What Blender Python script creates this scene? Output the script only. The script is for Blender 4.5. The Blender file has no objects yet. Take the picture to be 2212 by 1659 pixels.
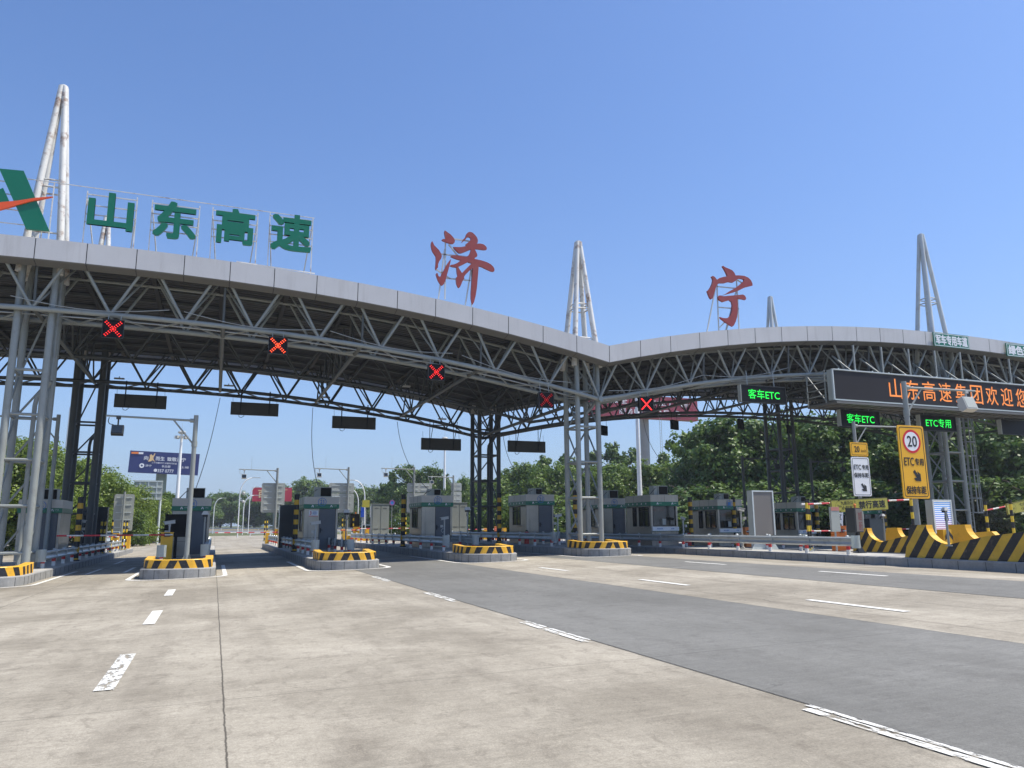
import bpy, math, random
from mathutils import Vector, Matrix
from mathutils.geometry import tessellate_polygon
R = math.radians
random.seed(7)
SC = bpy.context.scene
COL = SC.collection

# ---------------------------------------------------------------- camera
CAM_H, PITCH, YAW, ROLL, FPX = 1.5, R(10.491), R(20.924), R(-0.35), 1661.0
fwd = Vector((math.sin(YAW)*math.cos(PITCH), math.cos(YAW)*math.cos(PITCH), math.sin(PITCH)))
right = Vector((math.cos(YAW), -math.sin(YAW), 0))
up = right.cross(fwd)
CR = right*math.cos(ROLL)+up*math.sin(ROLL)
CU = -right*math.sin(ROLL)+up*math.cos(ROLL)
cd = bpy.data.cameras.new('camera'); cam = bpy.data.objects.new('camera', cd); COL.objects.link(cam)
cd.sensor_width = 36; cd.lens = 36*FPX/2212; cd.clip_end = 4000; cd.clip_start = .1
M = Matrix((CR, CU, -fwd)).transposed().to_4x4(); M.translation = Vector((0, 0, CAM_H))
cam.matrix_world = M; SC.camera = cam

def pt(x, y, Y=None, X=None):
    """a point seen in the photograph, at a known distance"""
    d = (x-1106)/FPX*CR-(y-829.5)/FPX*CU+fwd
    t = Y/d.y if Y is not None else X/d.x
    return Vector((0, 0, CAM_H))+d*t

# ---------------------------------------------------------------- light
SUN = Vector((.50, -.17, 1)).normalized()
w = bpy.data.worlds.new('World'); SC.world = w; w.use_nodes = True
nt = w.node_tree; nt.nodes.clear()
sky = nt.nodes.new('ShaderNodeTexSky'); sky.sky_type = 'NISHITA'; sky.sun_disc = False
sky.sun_elevation = math.asin(SUN.z); sky.sun_rotation = math.atan2(SUN.x, SUN.y)
sky.air_density = 1.05; sky.dust_density = 1.2; sky.ozone_density = 5.5; sky.altitude = 0
bg = nt.nodes.new('ShaderNodeBackground'); bg.inputs[1].default_value = .12
wo = nt.nodes.new('ShaderNodeOutputWorld')
tint = nt.nodes.new('ShaderNodeMix'); tint.data_type = 'RGBA'; tint.blend_type = 'MULTIPLY'; tint.inputs[0].default_value = 1; tint.inputs[7].default_value = (.92, 1.06, 1.28, 1)
nt.links.new(sky.outputs[0], tint.inputs[6])
wtc = nt.nodes.new('ShaderNodeTexCoord'); wsp = nt.nodes.new('ShaderNodeSeparateXYZ'); nt.links.new(wtc.outputs['Generated'], wsp.inputs[0])
we = nt.nodes.new('ShaderNodeMath'); we.operation = 'MULTIPLY'; we.inputs[1].default_value = -6.0; nt.links.new(wsp.outputs[2], we.inputs[0])
wx = nt.nodes.new('ShaderNodeMath'); wx.operation = 'EXPONENT'; nt.links.new(we.outputs[0], wx.inputs[0])
wf = nt.nodes.new('ShaderNodeMath'); wf.operation = 'MULTIPLY'; wf.use_clamp = True; wf.inputs[1].default_value = .95; nt.links.new(wx.outputs[0], wf.inputs[0])
hz = nt.nodes.new('ShaderNodeMix'); hz.data_type = 'RGBA'; hz.inputs[7].default_value = (2.9, 3.75, 5.1, 1)   # pale summer haze low in the sky
nt.links.new(wf.outputs[0], hz.inputs[0]); nt.links.new(tint.outputs[2], hz.inputs[6]); nt.links.new(hz.outputs[2], bg.inputs[0]); nt.links.new(bg.outputs[0], wo.inputs[0])
sl = bpy.data.lights.new('sun', 'SUN'); sl.energy = 5.0; sl.angle = R(.5); sl.color = (1, .935, .815)
so = bpy.data.objects.new('sun', sl); COL.objects.link(so)
so.rotation_euler = (-SUN).to_track_quat('-Z', 'Y').to_euler()
SC.view_settings.view_transform = 'Standard'; SC.view_settings.look = 'None'
SC.view_settings.exposure = .31; SC.view_settings.gamma = 1
SC.render.engine = 'CYCLES'
try: SC.cycles.max_bounces = 8
except Exception: pass

# ---------------------------------------------------------------- materials
MT = {}
def mat(name, col, rough=.6, metal=0, var=.12, scale=3., spec=.5, bump=0, bscale=40, dirt=None, dirt_amt=.5, dscale=1.2, emis=None, es=1, coord='Object', trans=0, stretch=None):
    m = bpy.data.materials.new(name); m.use_nodes = True; n = m.node_tree.nodes; l = m.node_tree.links
    b = n['Principled BSDF']; b.inputs['Roughness'].default_value = rough; b.inputs['Metallic'].default_value = metal
    b.inputs['Specular IOR Level'].default_value = spec
    b.inputs['Base Color'].default_value = (*col, 1)
    if emis:
        b.inputs['Emission Color'].default_value = (*emis, 1); b.inputs['Emission Strength'].default_value = es
    if var or dirt or bump:
        tc = n.new('ShaderNodeTexCoord'); src = tc.outputs[coord]
    if var or dirt:
        no = n.new('ShaderNodeTexNoise'); no.inputs['Scale'].default_value = scale; no.inputs['Detail'].default_value = 6; no.inputs['Roughness'].default_value = .65
        l.new(src, no.inputs['Vector'])
        r = n.new('ShaderNodeMapRange'); r.inputs['From Min'].default_value = .25; r.inputs['From Max'].default_value = .75
        r.inputs['To Min'].default_value = 1-var; r.inputs['To Max'].default_value = 1+var
        l.new(no.outputs[0], r.inputs['Value'])
        mx = n.new('ShaderNodeMix'); mx.data_type = 'RGBA'; mx.blend_type = 'MULTIPLY'; mx.inputs[0].default_value = 1
        mx.inputs[6].default_value = (*col, 1); l.new(r.outputs[0], mx.inputs[7]); out = mx.outputs[2]
        if dirt:
            n2 = n.new('ShaderNodeTexNoise'); n2.inputs['Scale'].default_value = dscale; n2.inputs['Detail'].default_value = 8; n2.inputs['Roughness'].default_value = .7
            if stretch:
                mp_ = n.new('ShaderNodeMapping'); mp_.inputs['Scale'].default_value = stretch; l.new(src, mp_.inputs[0]); l.new(mp_.outputs[0], n2.inputs['Vector'])
            else: l.new(src, n2.inputs['Vector'])
            r2 = n.new('ShaderNodeMapRange'); r2.inputs['From Min'].default_value = .52; r2.inputs['From Max'].default_value = .68
            r2.inputs['To Min'].default_value = 0; r2.inputs['To Max'].default_value = dirt_amt
            l.new(n2.outputs[0], r2.inputs['Value'])
            m2 = n.new('ShaderNodeMix'); m2.data_type = 'RGBA'; m2.inputs[7].default_value = (*dirt, 1)
            l.new(r2.outputs[0], m2.inputs[0]); l.new(out, m2.inputs[6]); out = m2.outputs[2]
        l.new(out, b.inputs['Base Color'])
    if bump:
        nb = n.new('ShaderNodeTexNoise'); nb.inputs['Scale'].default_value = bscale; nb.inputs['Detail'].default_value = 4
        l.new(src, nb.inputs['Vector'])
        bp = n.new('ShaderNodeBump'); bp.inputs['Strength'].default_value = bump; bp.inputs['Distance'].default_value = .02
        l.new(nb.outputs[0], bp.inputs['Height']); l.new(bp.outputs[0], b.inputs['Normal'])
    MT[name] = m; return m

def stripes(name, ca, cb, period, slope=0., uabs=False, rough=.5):
    """two-colour painted stripes laid along the UVs (metres)"""
    m = mat(name, ca, rough, var=0); n = m.node_tree.nodes; l = m.node_tree.links; b = n['Principled BSDF']
    uv = n.new('ShaderNodeUVMap'); sp = n.new('ShaderNodeSeparateXYZ'); l.new(uv.outputs[0], sp.inputs[0])
    def mth(op, a, bb=None):
        k = n.new('ShaderNodeMath'); k.operation = op
        for i, v in enumerate((a, bb)):
            if v is None: continue
            if isinstance(v, (int, float)): k.inputs[i].default_value = v
            else: l.new(v, k.inputs[i])
        return k.outputs[0]
    u = sp.outputs[0]
    if uabs: u = mth('ABSOLUTE', u)
    f = mth('ADD', u, mth('MULTIPLY', sp.outputs[1], slope))
    tcn = n.new('ShaderNodeTexNoise'); tcn.inputs['Scale'].default_value = 2.5; tcn.inputs['Detail'].default_value = 5; l.new(uv.outputs[0], tcn.inputs['Vector'])
    f = mth('FRACT', mth('ADD', mth('DIVIDE', f, period), 10.25))
    g = mth('LESS_THAN', f, .5)
    mx = n.new('ShaderNodeMix'); mx.data_type = 'RGBA'; l.new(g, mx.inputs[0]); mx.inputs[6].default_value = (*cb, 1); mx.inputs[7].default_value = (*ca, 1)
    r = n.new('ShaderNodeMapRange'); r.inputs['From Min'].default_value = .3; r.inputs['From Max'].default_value = .7; r.inputs['To Min'].default_value = .8; r.inputs['To Max'].default_value = 1.12
    l.new(tcn.outputs[0], r.inputs['Value'])
    m2 = n.new('ShaderNodeMix'); m2.data_type = 'RGBA'; m2.blend_type = 'MULTIPLY'; m2.inputs[0].default_value = 1
    l.new(mx.outputs[2], m2.inputs[6]); l.new(r.outputs[0], m2.inputs[7])
    w1 = n.new('ShaderNodeTexNoise'); w1.inputs['Scale'].default_value = 6; w1.inputs['Detail'].default_value = 9; w1.inputs['Roughness'].default_value = .8; l.new(uv.outputs[0], w1.inputs['Vector'])
    wr = n.new('ShaderNodeMapRange'); wr.inputs['From Min'].default_value = .54; wr.inputs['From Max'].default_value = .70; wr.inputs['To Max'].default_value = .75; l.new(w1.outputs[0], wr.inputs['Value'])
    m3 = n.new('ShaderNodeMix'); m3.data_type = 'RGBA'; l.new(wr.outputs[0], m3.inputs[0]); l.new(m2.outputs[2], m3.inputs[6]); m3.inputs[7].default_value = (.17, .145, .11, 1); l.new(m3.outputs[2], b.inputs['Base Color'])
    return m

YEL, BLK = (.72, .40, .02), (.012, .013, .018)
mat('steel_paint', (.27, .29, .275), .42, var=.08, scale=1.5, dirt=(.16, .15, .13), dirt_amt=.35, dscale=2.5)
mat('steel_paint_shaded', (.078, .088, .088), .5, var=.1, scale=1.5, dirt=(.08, .075, .07), dirt_amt=.5, dscale=1.7)  # same grey steel paint, with canopy shade painted in as a darker tone
mat('spire_paint', (.66, .65, .61), .5, var=.1, scale=2, dirt=(.22, .11, .055), dirt_amt=.95, dscale=2.3)
mat('spire_grey', (.52, .55, .55), .45, var=.06, scale=2, dirt=(.30, .2, .12), dirt_amt=.35, dscale=1.6)
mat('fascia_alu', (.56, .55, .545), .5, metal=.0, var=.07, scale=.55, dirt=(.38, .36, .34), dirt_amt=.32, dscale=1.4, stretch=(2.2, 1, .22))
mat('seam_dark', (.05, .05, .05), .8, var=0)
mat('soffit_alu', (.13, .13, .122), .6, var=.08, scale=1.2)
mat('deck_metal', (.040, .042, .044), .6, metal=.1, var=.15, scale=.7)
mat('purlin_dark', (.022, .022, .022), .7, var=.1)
mat('galv', (.42, .45, .45), .38, metal=.35, var=.1, scale=2, dirt=(.2, .19, .17), dirt_amt=.4, dscale=3)
mat('granite', (.27, .27, .262), .75, var=.18, scale=5, bump=.3, bscale=60, dirt=(.17, .165, .16), dirt_amt=.7, dscale=1.6)
mat('island_top', (.40, .385, .35), .8, var=.14, scale=1.5, dirt=(.22, .21, .19), dirt_amt=.5, dscale=.9)
mat('yellow', YEL, .45, var=.1, scale=2, dirt=(.35, .22, .05), dirt_amt=.4, dscale=2.2)
mat('black', BLK, .5, var=0)
mat('white_paint', (.78, .78, .76), .5, var=.06)
mat('red_paint', (.55, .03, .03), .45, var=.08)
mat('post_white', (.72, .71, .68), .5, var=.1, scale=6)
mat('orange', (.85, .23, .04), .45, var=.08)
mat('steel_booth', (.43, .395, .335), .32, metal=.35, var=.14, scale=1.1, dirt=(.2, .19, .17), dirt_amt=.5, dscale=1.8, stretch=(2.5, 2.5, .4))
mat('booth_light', (.58, .53, .455), .4, var=.05, scale=1.5)
mat('green_band', (.0, .16, .085), .35, var=.04)
mat('sign_green', (.004, .15, .08), .32, var=.06, scale=1.5)
mat('sign_green2', (.0, .16, .09), .32, var=.04, scale=1.5)
mat('logo_orange', (.80, .10, .02), .32, var=.05)
mat('red_letter', (.27, .04, .036), .45, var=.14, scale=2.2, dirt=(.30, .09, .07), dirt_amt=.5, dscale=1.4)
mat('door_blue', (.10, .115, .135), .4, var=.07, scale=3)
mat('rubber', (.02, .02, .022), .6, var=0)
mat('screen', (.004, .004, .005), .5, var=0, spec=.2)
mat('box_dark', (.035, .037, .035), .5, var=.1)
mat('back_sheet', (.06, .06, .052), .5, var=.12)
mat('glass', (.012, .016, .016), .06, var=0, spec=.9)
mat('glass_green', (.05, .075, .065), .08, var=.3, scale=2, spec=.9)
mat('cam_white', (.46, .46, .43), .4, var=.05)
mat('cabinet_grey', (.38, .40, .365), .45, var=.05)
mat('blue_number', (.05, .20, .52), .4, var=0)
mat('led_red', (.3, 0, 0), .4, var=0, emis=(1, .03, .03), es=1.7)
mat('led_red_hot', (.3, 0, 0), .4, var=0, emis=(1, .09, .03), es=2.6)
mat('led_red_dim', (.3, 0, 0), .4, var=0, emis=(.8, .02, .03), es=.45)
mat('led_faint', (.1, .01, .01), .4, var=0, emis=(.8, .05, .05), es=.10)
mat('led_green', (0, .3, 0), .4, var=0, emis=(.02, 1, .1), es=1.0)
mat('led_orange', (.3, .1, 0), .4, var=0, emis=(1, .30, .07), es=.66)
mat('sign_yellow', (.80, .42, .01), .4, var=.03)
mat('sign_olive', (.42, .38, .055), .4, var=.06)
mat('sign_white', (.78, .79, .80), .4, var=.03)
mat('sign_red', (.60, .01, .02), .4, var=0)
mat('ink', (.012, .012, .014), .5, var=0)
mat('bb_blue', (.028, .038, .145), .4, var=.1, scale=.3)
mat('bb_red', (.42, .012, .035), .4, var=.12, scale=.3)
mat('bb_maroon', (.30, .035, .055), .45, var=.12, scale=.4)
mat('gold', (.75, .52, .25), .4, var=.15, scale=1)
mat('concrete_col', (.36, .34, .31), .8, var=.12, scale=.7)
mat('green_pole', (.18, .22, .17), .6, var=.1)
mat('screen_grey', (.185, .17, .155), .6, var=.04, scale=.8)
mat('board_frame', (.55, .60, .59), .4, var=.06)
mat('car_paint', (.30, .35, .38), .25, var=0, spec=.8)
mat('bark', (.10, .08, .06), .9, var=.3, scale=3)
mat('soil', (.24, .19, .14), .95, var=.25, scale=.8)
mat('sign_blue', (.01, .07, .42), .4, var=0)
mat('pale_red', (.50, .20, .16), .5, var=.1)
mat('purple', (.30, .10, .30), .5, var=0)
mat('cable', (.10, .10, .11), .6, var=0)
stripes('chevron', (.78, .42, .03), BLK, .47, .44, True)
stripes('ramp_stripe', (.60, .37, .03), BLK, .58, -.75)
stripes('bands', YEL, BLK, .46)
stripes('bands_bright', (.85, .58, .03), BLK, .40)
stripes('red_white', (.72, .70, .66), (.60, .03, .05), .8)

def leafmat(name, c1, c2, tr):
    m = bpy.data.materials.new(name); m.use_nodes = True; n = m.node_tree.nodes; l = m.node_tree.links; n.clear()
    tc = n.new('ShaderNodeTexCoord'); no = n.new('ShaderNodeTexNoise'); no.inputs['Scale'].default_value = .9; no.inputs['Detail'].default_value = 5
    l.new(tc.outputs['Object'], no.inputs['Vector'])
    at = n.new('ShaderNodeUVMap'); sp = n.new('ShaderNodeSeparateXYZ'); l.new(at.outputs[0], sp.inputs[0])
    ad = n.new('ShaderNodeMath'); ad.operation = 'ADD'; l.new(no.outputs[0], ad.inputs[0])
    ml = n.new('ShaderNodeMath'); ml.operation = 'MULTIPLY_ADD'; l.new(sp.outputs[0], ml.inputs[0]); ml.inputs[1].default_value = .7; ml.inputs[2].default_value = -.35
    l.new(ml.outputs[0], ad.inputs[1])
    rp = n.new('ShaderNodeValToRGB'); rp.color_ramp.elements[0].position = .3; rp.color_ramp.elements[1].position = .75
    rp.color_ramp.elements[0].color = (*c1, 1); rp.color_ramp.elements[1].color = (*c2, 1); l.new(ad.outputs[0], rp.inputs[0])
    d = n.new('ShaderNodeBsdfPrincipled'); d.inputs['Roughness'].default_value = .45; d.inputs['Specular IOR Level'].default_value = .38; l.new(rp.outputs[0], d.inputs['Base Color'])
    t = n.new('ShaderNodeBsdfTranslucent'); l.new(rp.outputs[0], t.inputs[0])
    mx = n.new('ShaderNodeMixShader'); mx.inputs[0].default_value = tr; l.new(d.outputs[0], mx.inputs[1]); l.new(t.outputs[0], mx.inputs[2])
    o = n.new('ShaderNodeOutputMaterial'); l.new(mx.outputs[0], o.inputs[0]); MT[name] = m
leafmat('leaf_bright', (.085, .14, .018), (.25, .33, .05), .38)
leafmat('leaf_dark', (.055, .11, .026), (.185, .28, .065), .34)
leafmat('leaf_mid', (.07, .125, .024), (.20, .29, .055), .36)
leafmat('leaf_olive', (.08, .085, .03), (.19, .18, .07), .3)

def groundmat(name, base, base2, dark, joints=None, tracks=True, fine=1.):
    m = bpy.data.materials.new(name); m.use_nodes = True; n = m.node_tree.nodes; l = m.node_tree.links; b = n['Principled BSDF']
    b.inputs['Roughness'].default_value = .82; b.inputs['Specular IOR Level'].default_value = .3
    tc = n.new('ShaderNodeTexCoord'); P = tc.outputs['Object']
    def noise(sc, det, ro, mp=None, dist=0):
        v = P
        if mp:
            k = n.new('ShaderNodeMapping'); k.inputs['Scale'].default_value = mp; l.new(P, k.inputs[0]); v = k.outputs[0]
        o = n.new('ShaderNodeTexNoise'); o.inputs['Scale'].default_value = sc; o.inputs['Detail'].default_value = det; o.inputs['Roughness'].default_value = ro; o.inputs['Distortion'].default_value = dist
        l.new(v, o.inputs['Vector']); return o.outputs[0]
    def rng(v, a, c, d, e):
        k = n.new('ShaderNodeMapRange'); l.new(v, k.inputs['Value'])
        for nm, x in zip(('From Min', 'From Max', 'To Min', 'To Max'), (a, c, d, e)): k.inputs[nm].default_value = x
        return k.outputs[0]
    def mix(f, a, c, bt='MIX'):
        k = n.new('ShaderNodeMix'); k.data_type = 'RGBA'; k.blend_type = bt
        for i, v in ((0, f), (6, a), (7, c)):
            if isinstance(v, (int, float)): k.inputs[i].default_value = v if i == 0 else (v, v, v, 1)
            elif isinstance(v, tuple): k.inputs[i].default_value = (*v, 1)
            else: l.new(v, k.inputs[i])
        return k.outputs[2]
    def mth(op, a, c=None, d=None):
        k = n.new('ShaderNodeMath'); k.operation = op
        for i, v in enumerate((a, c, d)):
            if v is None: continue
            if isinstance(v, (int, float)): k.inputs[i].default_value = v
            else: l.new(v, k.inputs[i])
        return k.outputs[0]
    c = mix(rng(noise(.28, 8, .68, None, .4), .38, .62, 0, 1), base, base2)
    c = mix(rng(noise(1.3, 9, .72, (1, .45, 1), .6), .5, .72, 0, .55), c, dark)
    if tracks:   # tyre polish and drips drawn out along the lanes
        c = mix(rng(noise(1.0, 6, .6, (1.6, .06, 1)), .48, .74, 0, .38), c, dark)
        c = mix(rng(noise(2.2, 7, .7, (.16, 1.4, 1), .8), .55, .8, 0, .45), c, tuple(min(1, x*1.18) for x in base2))
    c = mix(rng(noise(5.5, 8, .78, (1, .6, 1), .5), .52, .66, 0, .5), c, dark)
    c = mix(rng(noise(3.1, 9, .8, (.7, 1, 1), 1.2), .6, .74, 0, .7), c, tuple(min(1, x*1.3) for x in base2))
    c = mix(rng(noise(9, 5, .9), .68, .74, 0, .8), c, tuple(x*.45 for x in dark))
    c = mix(rng(noise(26, 6, .7), .3, .7, .35, 0), c, dark)
    c = mix(1, c, rng(noise(70, 5, .8), .28, .72, .66, 1.28), 'MULTIPLY')
    c = mix(1, c, rng(noise(11, 7, .82, (.22, 1.3, 1), .4), .3, .7, .84, 1.15), 'MULTIPLY')
    c = mix(1, c, rng(noise(.12, 3, .5), .35, .65, .93, 1.06), 'MULTIPLY')
    crk = n.new('ShaderNodeTexVoronoi'); crk.feature = 'DISTANCE_TO_EDGE'; crk.inputs['Scale'].default_value = .11
    wv = n.new('ShaderNodeTexNoise'); wv.inputs['Scale'].default_value = 1.2; wv.inputs['Detail'].default_value = 8; l.new(P, wv.inputs['Vector'])
    va = n.new('ShaderNodeVectorMath'); va.operation = 'MULTIPLY_ADD'; l.new(wv.outputs['Color'], va.inputs[0]); va.inputs[1].default_value = (1.6, 1.6, 0); l.new(P, va.inputs[2]); l.new(va.outputs[0], crk.inputs['Vector'])
    ck = mth('MULTIPLY', rng(crk.outputs['Distance'], .0004, .0014, 1, 0), rng(noise(.35, 3, .5), .50, .58, 0, .75)) if name != 'grass_ground' else 0.0
    c = mix(ck, c, tuple(x*.35 for x in dark))
    sp = n.new('ShaderNodeSeparateXYZ'); l.new(P, sp.inputs[0])
    if joints:
        wob = mth('MULTIPLY', mth('SUBTRACT', noise(3, 6, .8), .5), .05)
        jx = None
        for x0 in joints:
            d = mth('ABSOLUTE', mth('SUBTRACT', mth('ADD', sp.outputs[0], wob), x0)); e = rng(d, .003, .011, 1, 0); jx = e if jx is None else mth('MAXIMUM', jx, e)
        c = mix(mth('MULTIPLY', jx, .85), c, tuple(x*.28 for x in dark))
        fy = mth('ABSOLUTE', mth('SUBTRACT', mth('FRACT', mth('DIVIDE', mth('ADD', sp.outputs[1], wob), 5.1)), .5))
        c = mix(mth('MULTIPLY', rng(fy, .0008, .0028, 1, 0), .45), c, tuple(x*.4 for x in dark))
    l.new(c, b.inputs['Base Color'])
    bp = n.new('ShaderNodeBump'); bp.inputs['Strength'].default_value = .35; bp.inputs['Distance'].default_value = .012*fine
    l.new(noise(45, 5, .7), bp.inputs['Height']); l.new(bp.outputs[0], b.inputs['Normal'])
    MT[name] = m; return m
groundmat('concrete', (.280, .251, .198), (.465, .423, .344), (.148, .127, .098), (.17, -4.0, 9.2, 21.0))
groundmat('asphalt', (.168, .166, .152), (.215, .212, .196), (.112, .108, .098), (4.512, 8.538, 12.762, 15.888), fine=1.4)
groundmat('far_asphalt', (.15, .155, .165), (.18, .185, .195), (.12, .12, .125), None)
groundmat('grass_ground', (.07, .095, .025), (.15, .15, .06), (.05, .06, .02), None, tracks=False)
groundmat('verge_soil', (.26, .19, .13), (.17, .17, .08), (.12, .10, .06), None, tracks=False)
# worn road paint
m = mat('road_paint', (.72, .71, .66), .6, var=.08, scale=8, dirt=(.42, .39, .34), dirt_amt=.9, dscale=9)
m = mat('road_paint_worn', (.66, .65, .60), .6, var=.1, scale=8)
n = m.node_tree.nodes; l = m.node_tree.links
tr = n.new('ShaderNodeBsdfTransparent'); ms = n.new('ShaderNodeMixShader'); nn = n.new('ShaderNodeTexNoise'); nn.inputs['Scale'].default_value = 11; nn.inputs['Detail'].default_value = 8; nn.inputs['Roughness'].default_value = .75
tcc = n.new('ShaderNodeTexCoord'); mp = n.new('ShaderNodeMapping'); mp.inputs['Scale'].default_value = (1, .35, 1); mp.inputs['Rotation'].default_value = (0, 0, .6); l.new(tcc.outputs['Object'], mp.inputs[0]); l.new(mp.outputs[0], nn.inputs['Vector'])
rr = n.new('ShaderNodeMapRange'); rr.inputs['From Min'].default_value = .43; rr.inputs['From Max'].default_value = .50; l.new(nn.outputs[0], rr.inputs['Value'])
l.new(rr.outputs[0], ms.inputs[0]); l.new(tr.outputs[0], ms.inputs[1]); l.new(n['Principled BSDF'].outputs[0], ms.inputs[2]); l.new(ms.outputs[0], n['Material Output'].inputs[0])

# ---------------------------------------------------------------- mesh helpers
class MB:
    def __init__(s): s.v = []; s.f = []; s.mi = []; s.sm = []; s.uv = []
    def face(s, pts, mi=0, uv=None, sm=False):
        i = len(s.v); s.v += [tuple(p) for p in pts]; s.f.append(list(range(i, i+len(pts)))); s.mi.append(mi); s.sm.append(sm)
        s.uv += list(uv) if uv else [(0, 0)]*len(pts)
    def box(s, c, d, rz=0, mi=0, M=None):
        hx, hy, hz = d[0]/2, d[1]/2, d[2]/2; cc = Vector(c)
        rot = M or Matrix.Rotation(rz, 3, 'Z')
        P = [cc+rot@Vector((x*hx, y*hy, z*hz)) for x in (-1, 1) for y in (-1, 1) for z in (-1, 1)]
        for q, (du, dv) in (((0, 1, 3, 2), (1, 2)), ((4, 6, 7, 5), (1, 2)), ((0, 4, 5, 1), (0, 2)), ((2, 3, 7, 6), (0, 2)), ((0, 2, 6, 4), (0, 1)), ((1, 5, 7, 3), (0, 1))):
            s.face([P[k] for k in q], mi, [(P[k][du], P[k][dv]) for k in q])
    def beam(s, a, b, wx, wz, mi=0):
        a, b = Vector(a), Vector(b); d = b-a; L = d.length
        q = d.to_track_quat('X', 'Z').to_matrix(); s.box((a+b)/2, (L, wx, wz), M=q, mi=mi)
    def tube(s, a, b, r, r2=None, n=8, mi=0, caps=True, uoff=0, path_u=None):
        a, b = Vector(a), Vector(b); d = b-a; L = d.length
        if L < 1e-6: return
        r2 = r if r2 is None else r2
        z = d/L; x = z.cross(Vector((0, 0, 1))) if abs(z.z) < .95 else z.cross(Vector((1, 0, 0))); x.normalize(); y = z.cross(x)
        i = len(s.v); ring = [x*math.cos(2*math.pi*k/n)+y*math.sin(2*math.pi*k/n) for k in range(n)]
        s.v += [tuple(a+q*r) for q in ring]+[tuple(b+q*r2) for q in ring]
        for k in range(n):
            k2 = (k+1) % n; s.f.append([i+k, i+k2, i+n+k2, i+n+k]); s.mi.append(mi); s.sm.append(True); s.uv += [(uoff, k/n), (uoff, (k+1)/n), (uoff+L, (k+1)/n), (uoff+L, k/n)]
        if caps:
            s.face([a+q*r for q in reversed(ring)], mi); s.face([b+q*r2 for q in ring], mi, [(uoff+L, 0)]*n)
    def path(s, pts, r, n=8, mi=0):
        u = 0
        for a, b in zip(pts, pts[1:]): s.tube(a, b, r, n=n, mi=mi, uoff=u, caps=True); u += (Vector(b)-Vector(a)).length
    def ball(s, c, r, n=10, sz=1, mi=0):
        c = Vector(c); m_ = n//2
        for j in range(m_):
            t0, t1 = math.pi*j/m_, math.pi*(j+1)/m_
            for k in range(n):
                a0, a1 = 2*math.pi*k/n, 2*math.pi*(k+1)/n
                q = [c+Vector((r*math.sin(t)*math.cos(a), r*math.sin(t)*math.sin(a), r*sz*math.cos(t))) for t, a in ((t0, a0), (t1, a0), (t1, a1), (t0, a1))]
                s.face(q if 0 < j < m_-1 else ([q[0], q[1], q[2]] if j == 0 else [q[0], q[1], q[3]]), mi, sm=True)
    def plate(s, loops, f, th, mi=0, mis=None):
        """extrude flat loops (first outer, rest holes) given in (a,b); f(a,b,t) -> world, t in 0..th"""
        L3 = [[Vector((a, b, 0)) for a, b in lp] for lp in loops]; flat = [p for lp in L3 for p in lp]
        for tr in tessellate_polygon(L3):
            P = [flat[k] for k in tr]
            s.face([f(p.x, p.y, 0) for p in P], mi); s.face([f(p.x, p.y, th) for p in reversed(P)], mi)
        for lp in loops:
            for k in range(len(lp)):
                a, b = lp[k], lp[(k+1) % len(lp)]
                s.face([f(*a, 0), f(*b, 0), f(*b, th), f(*a, th)], mi if mis is None else mis)
    def build(s, name, mats, parent=None, **k):
        me = bpy.data.meshes.new(name); me.from_pydata(s.v, [], s.f)
        if isinstance(mats, str): mats = [mats]
        for q in mats: me.materials.append(MT[q])
        me.polygons.foreach_set('material_index', s.mi); me.polygons.foreach_set('use_smooth', s.sm)
        ul = me.uv_layers.new(name='UVMap'); ul.data.foreach_set('uv', [c for p in s.uv for c in p]); me.update()
        o = bpy.data.objects.new(name, me); COL.objects.link(o)
        if parent: o.parent = parent
        for a, b in k.items(): o[a] = b
        return o

def thing(name, label, cat, loc=(0, 0, 0), rz=0, group=None):
    o = bpy.data.objects.new(name, None); COL.objects.link(o); o.empty_display_size = .2
    o.location = loc; o.rotation_euler = (0, 0, rz); o['label'] = label; o['category'] = cat
    if group: o['group'] = group
    return o
def tag(o, label, cat, group=None):
    o['label'] = label; o['category'] = cat
    if group: o['group'] = group
    return o
def copy_tree(o, parent=None):
    c = o.copy(); COL.objects.link(c)
    if parent: c.parent = parent
    for ch in KIDS(o): copy_tree(ch, c)
    return c
def KIDS(o): return [x for x in COL.objects if x.parent == o]
def place(proto, used, label, loc, rz=0, group=None, sc=None):
    o = proto if not used else copy_tree(proto)
    o.location = loc; o.rotation_euler = (0, 0, rz); o['label'] = label
    if group: o['group'] = group
    if sc: o.scale = (sc, sc, sc) if isinstance(sc, (int, float)) else sc
    return o

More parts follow.
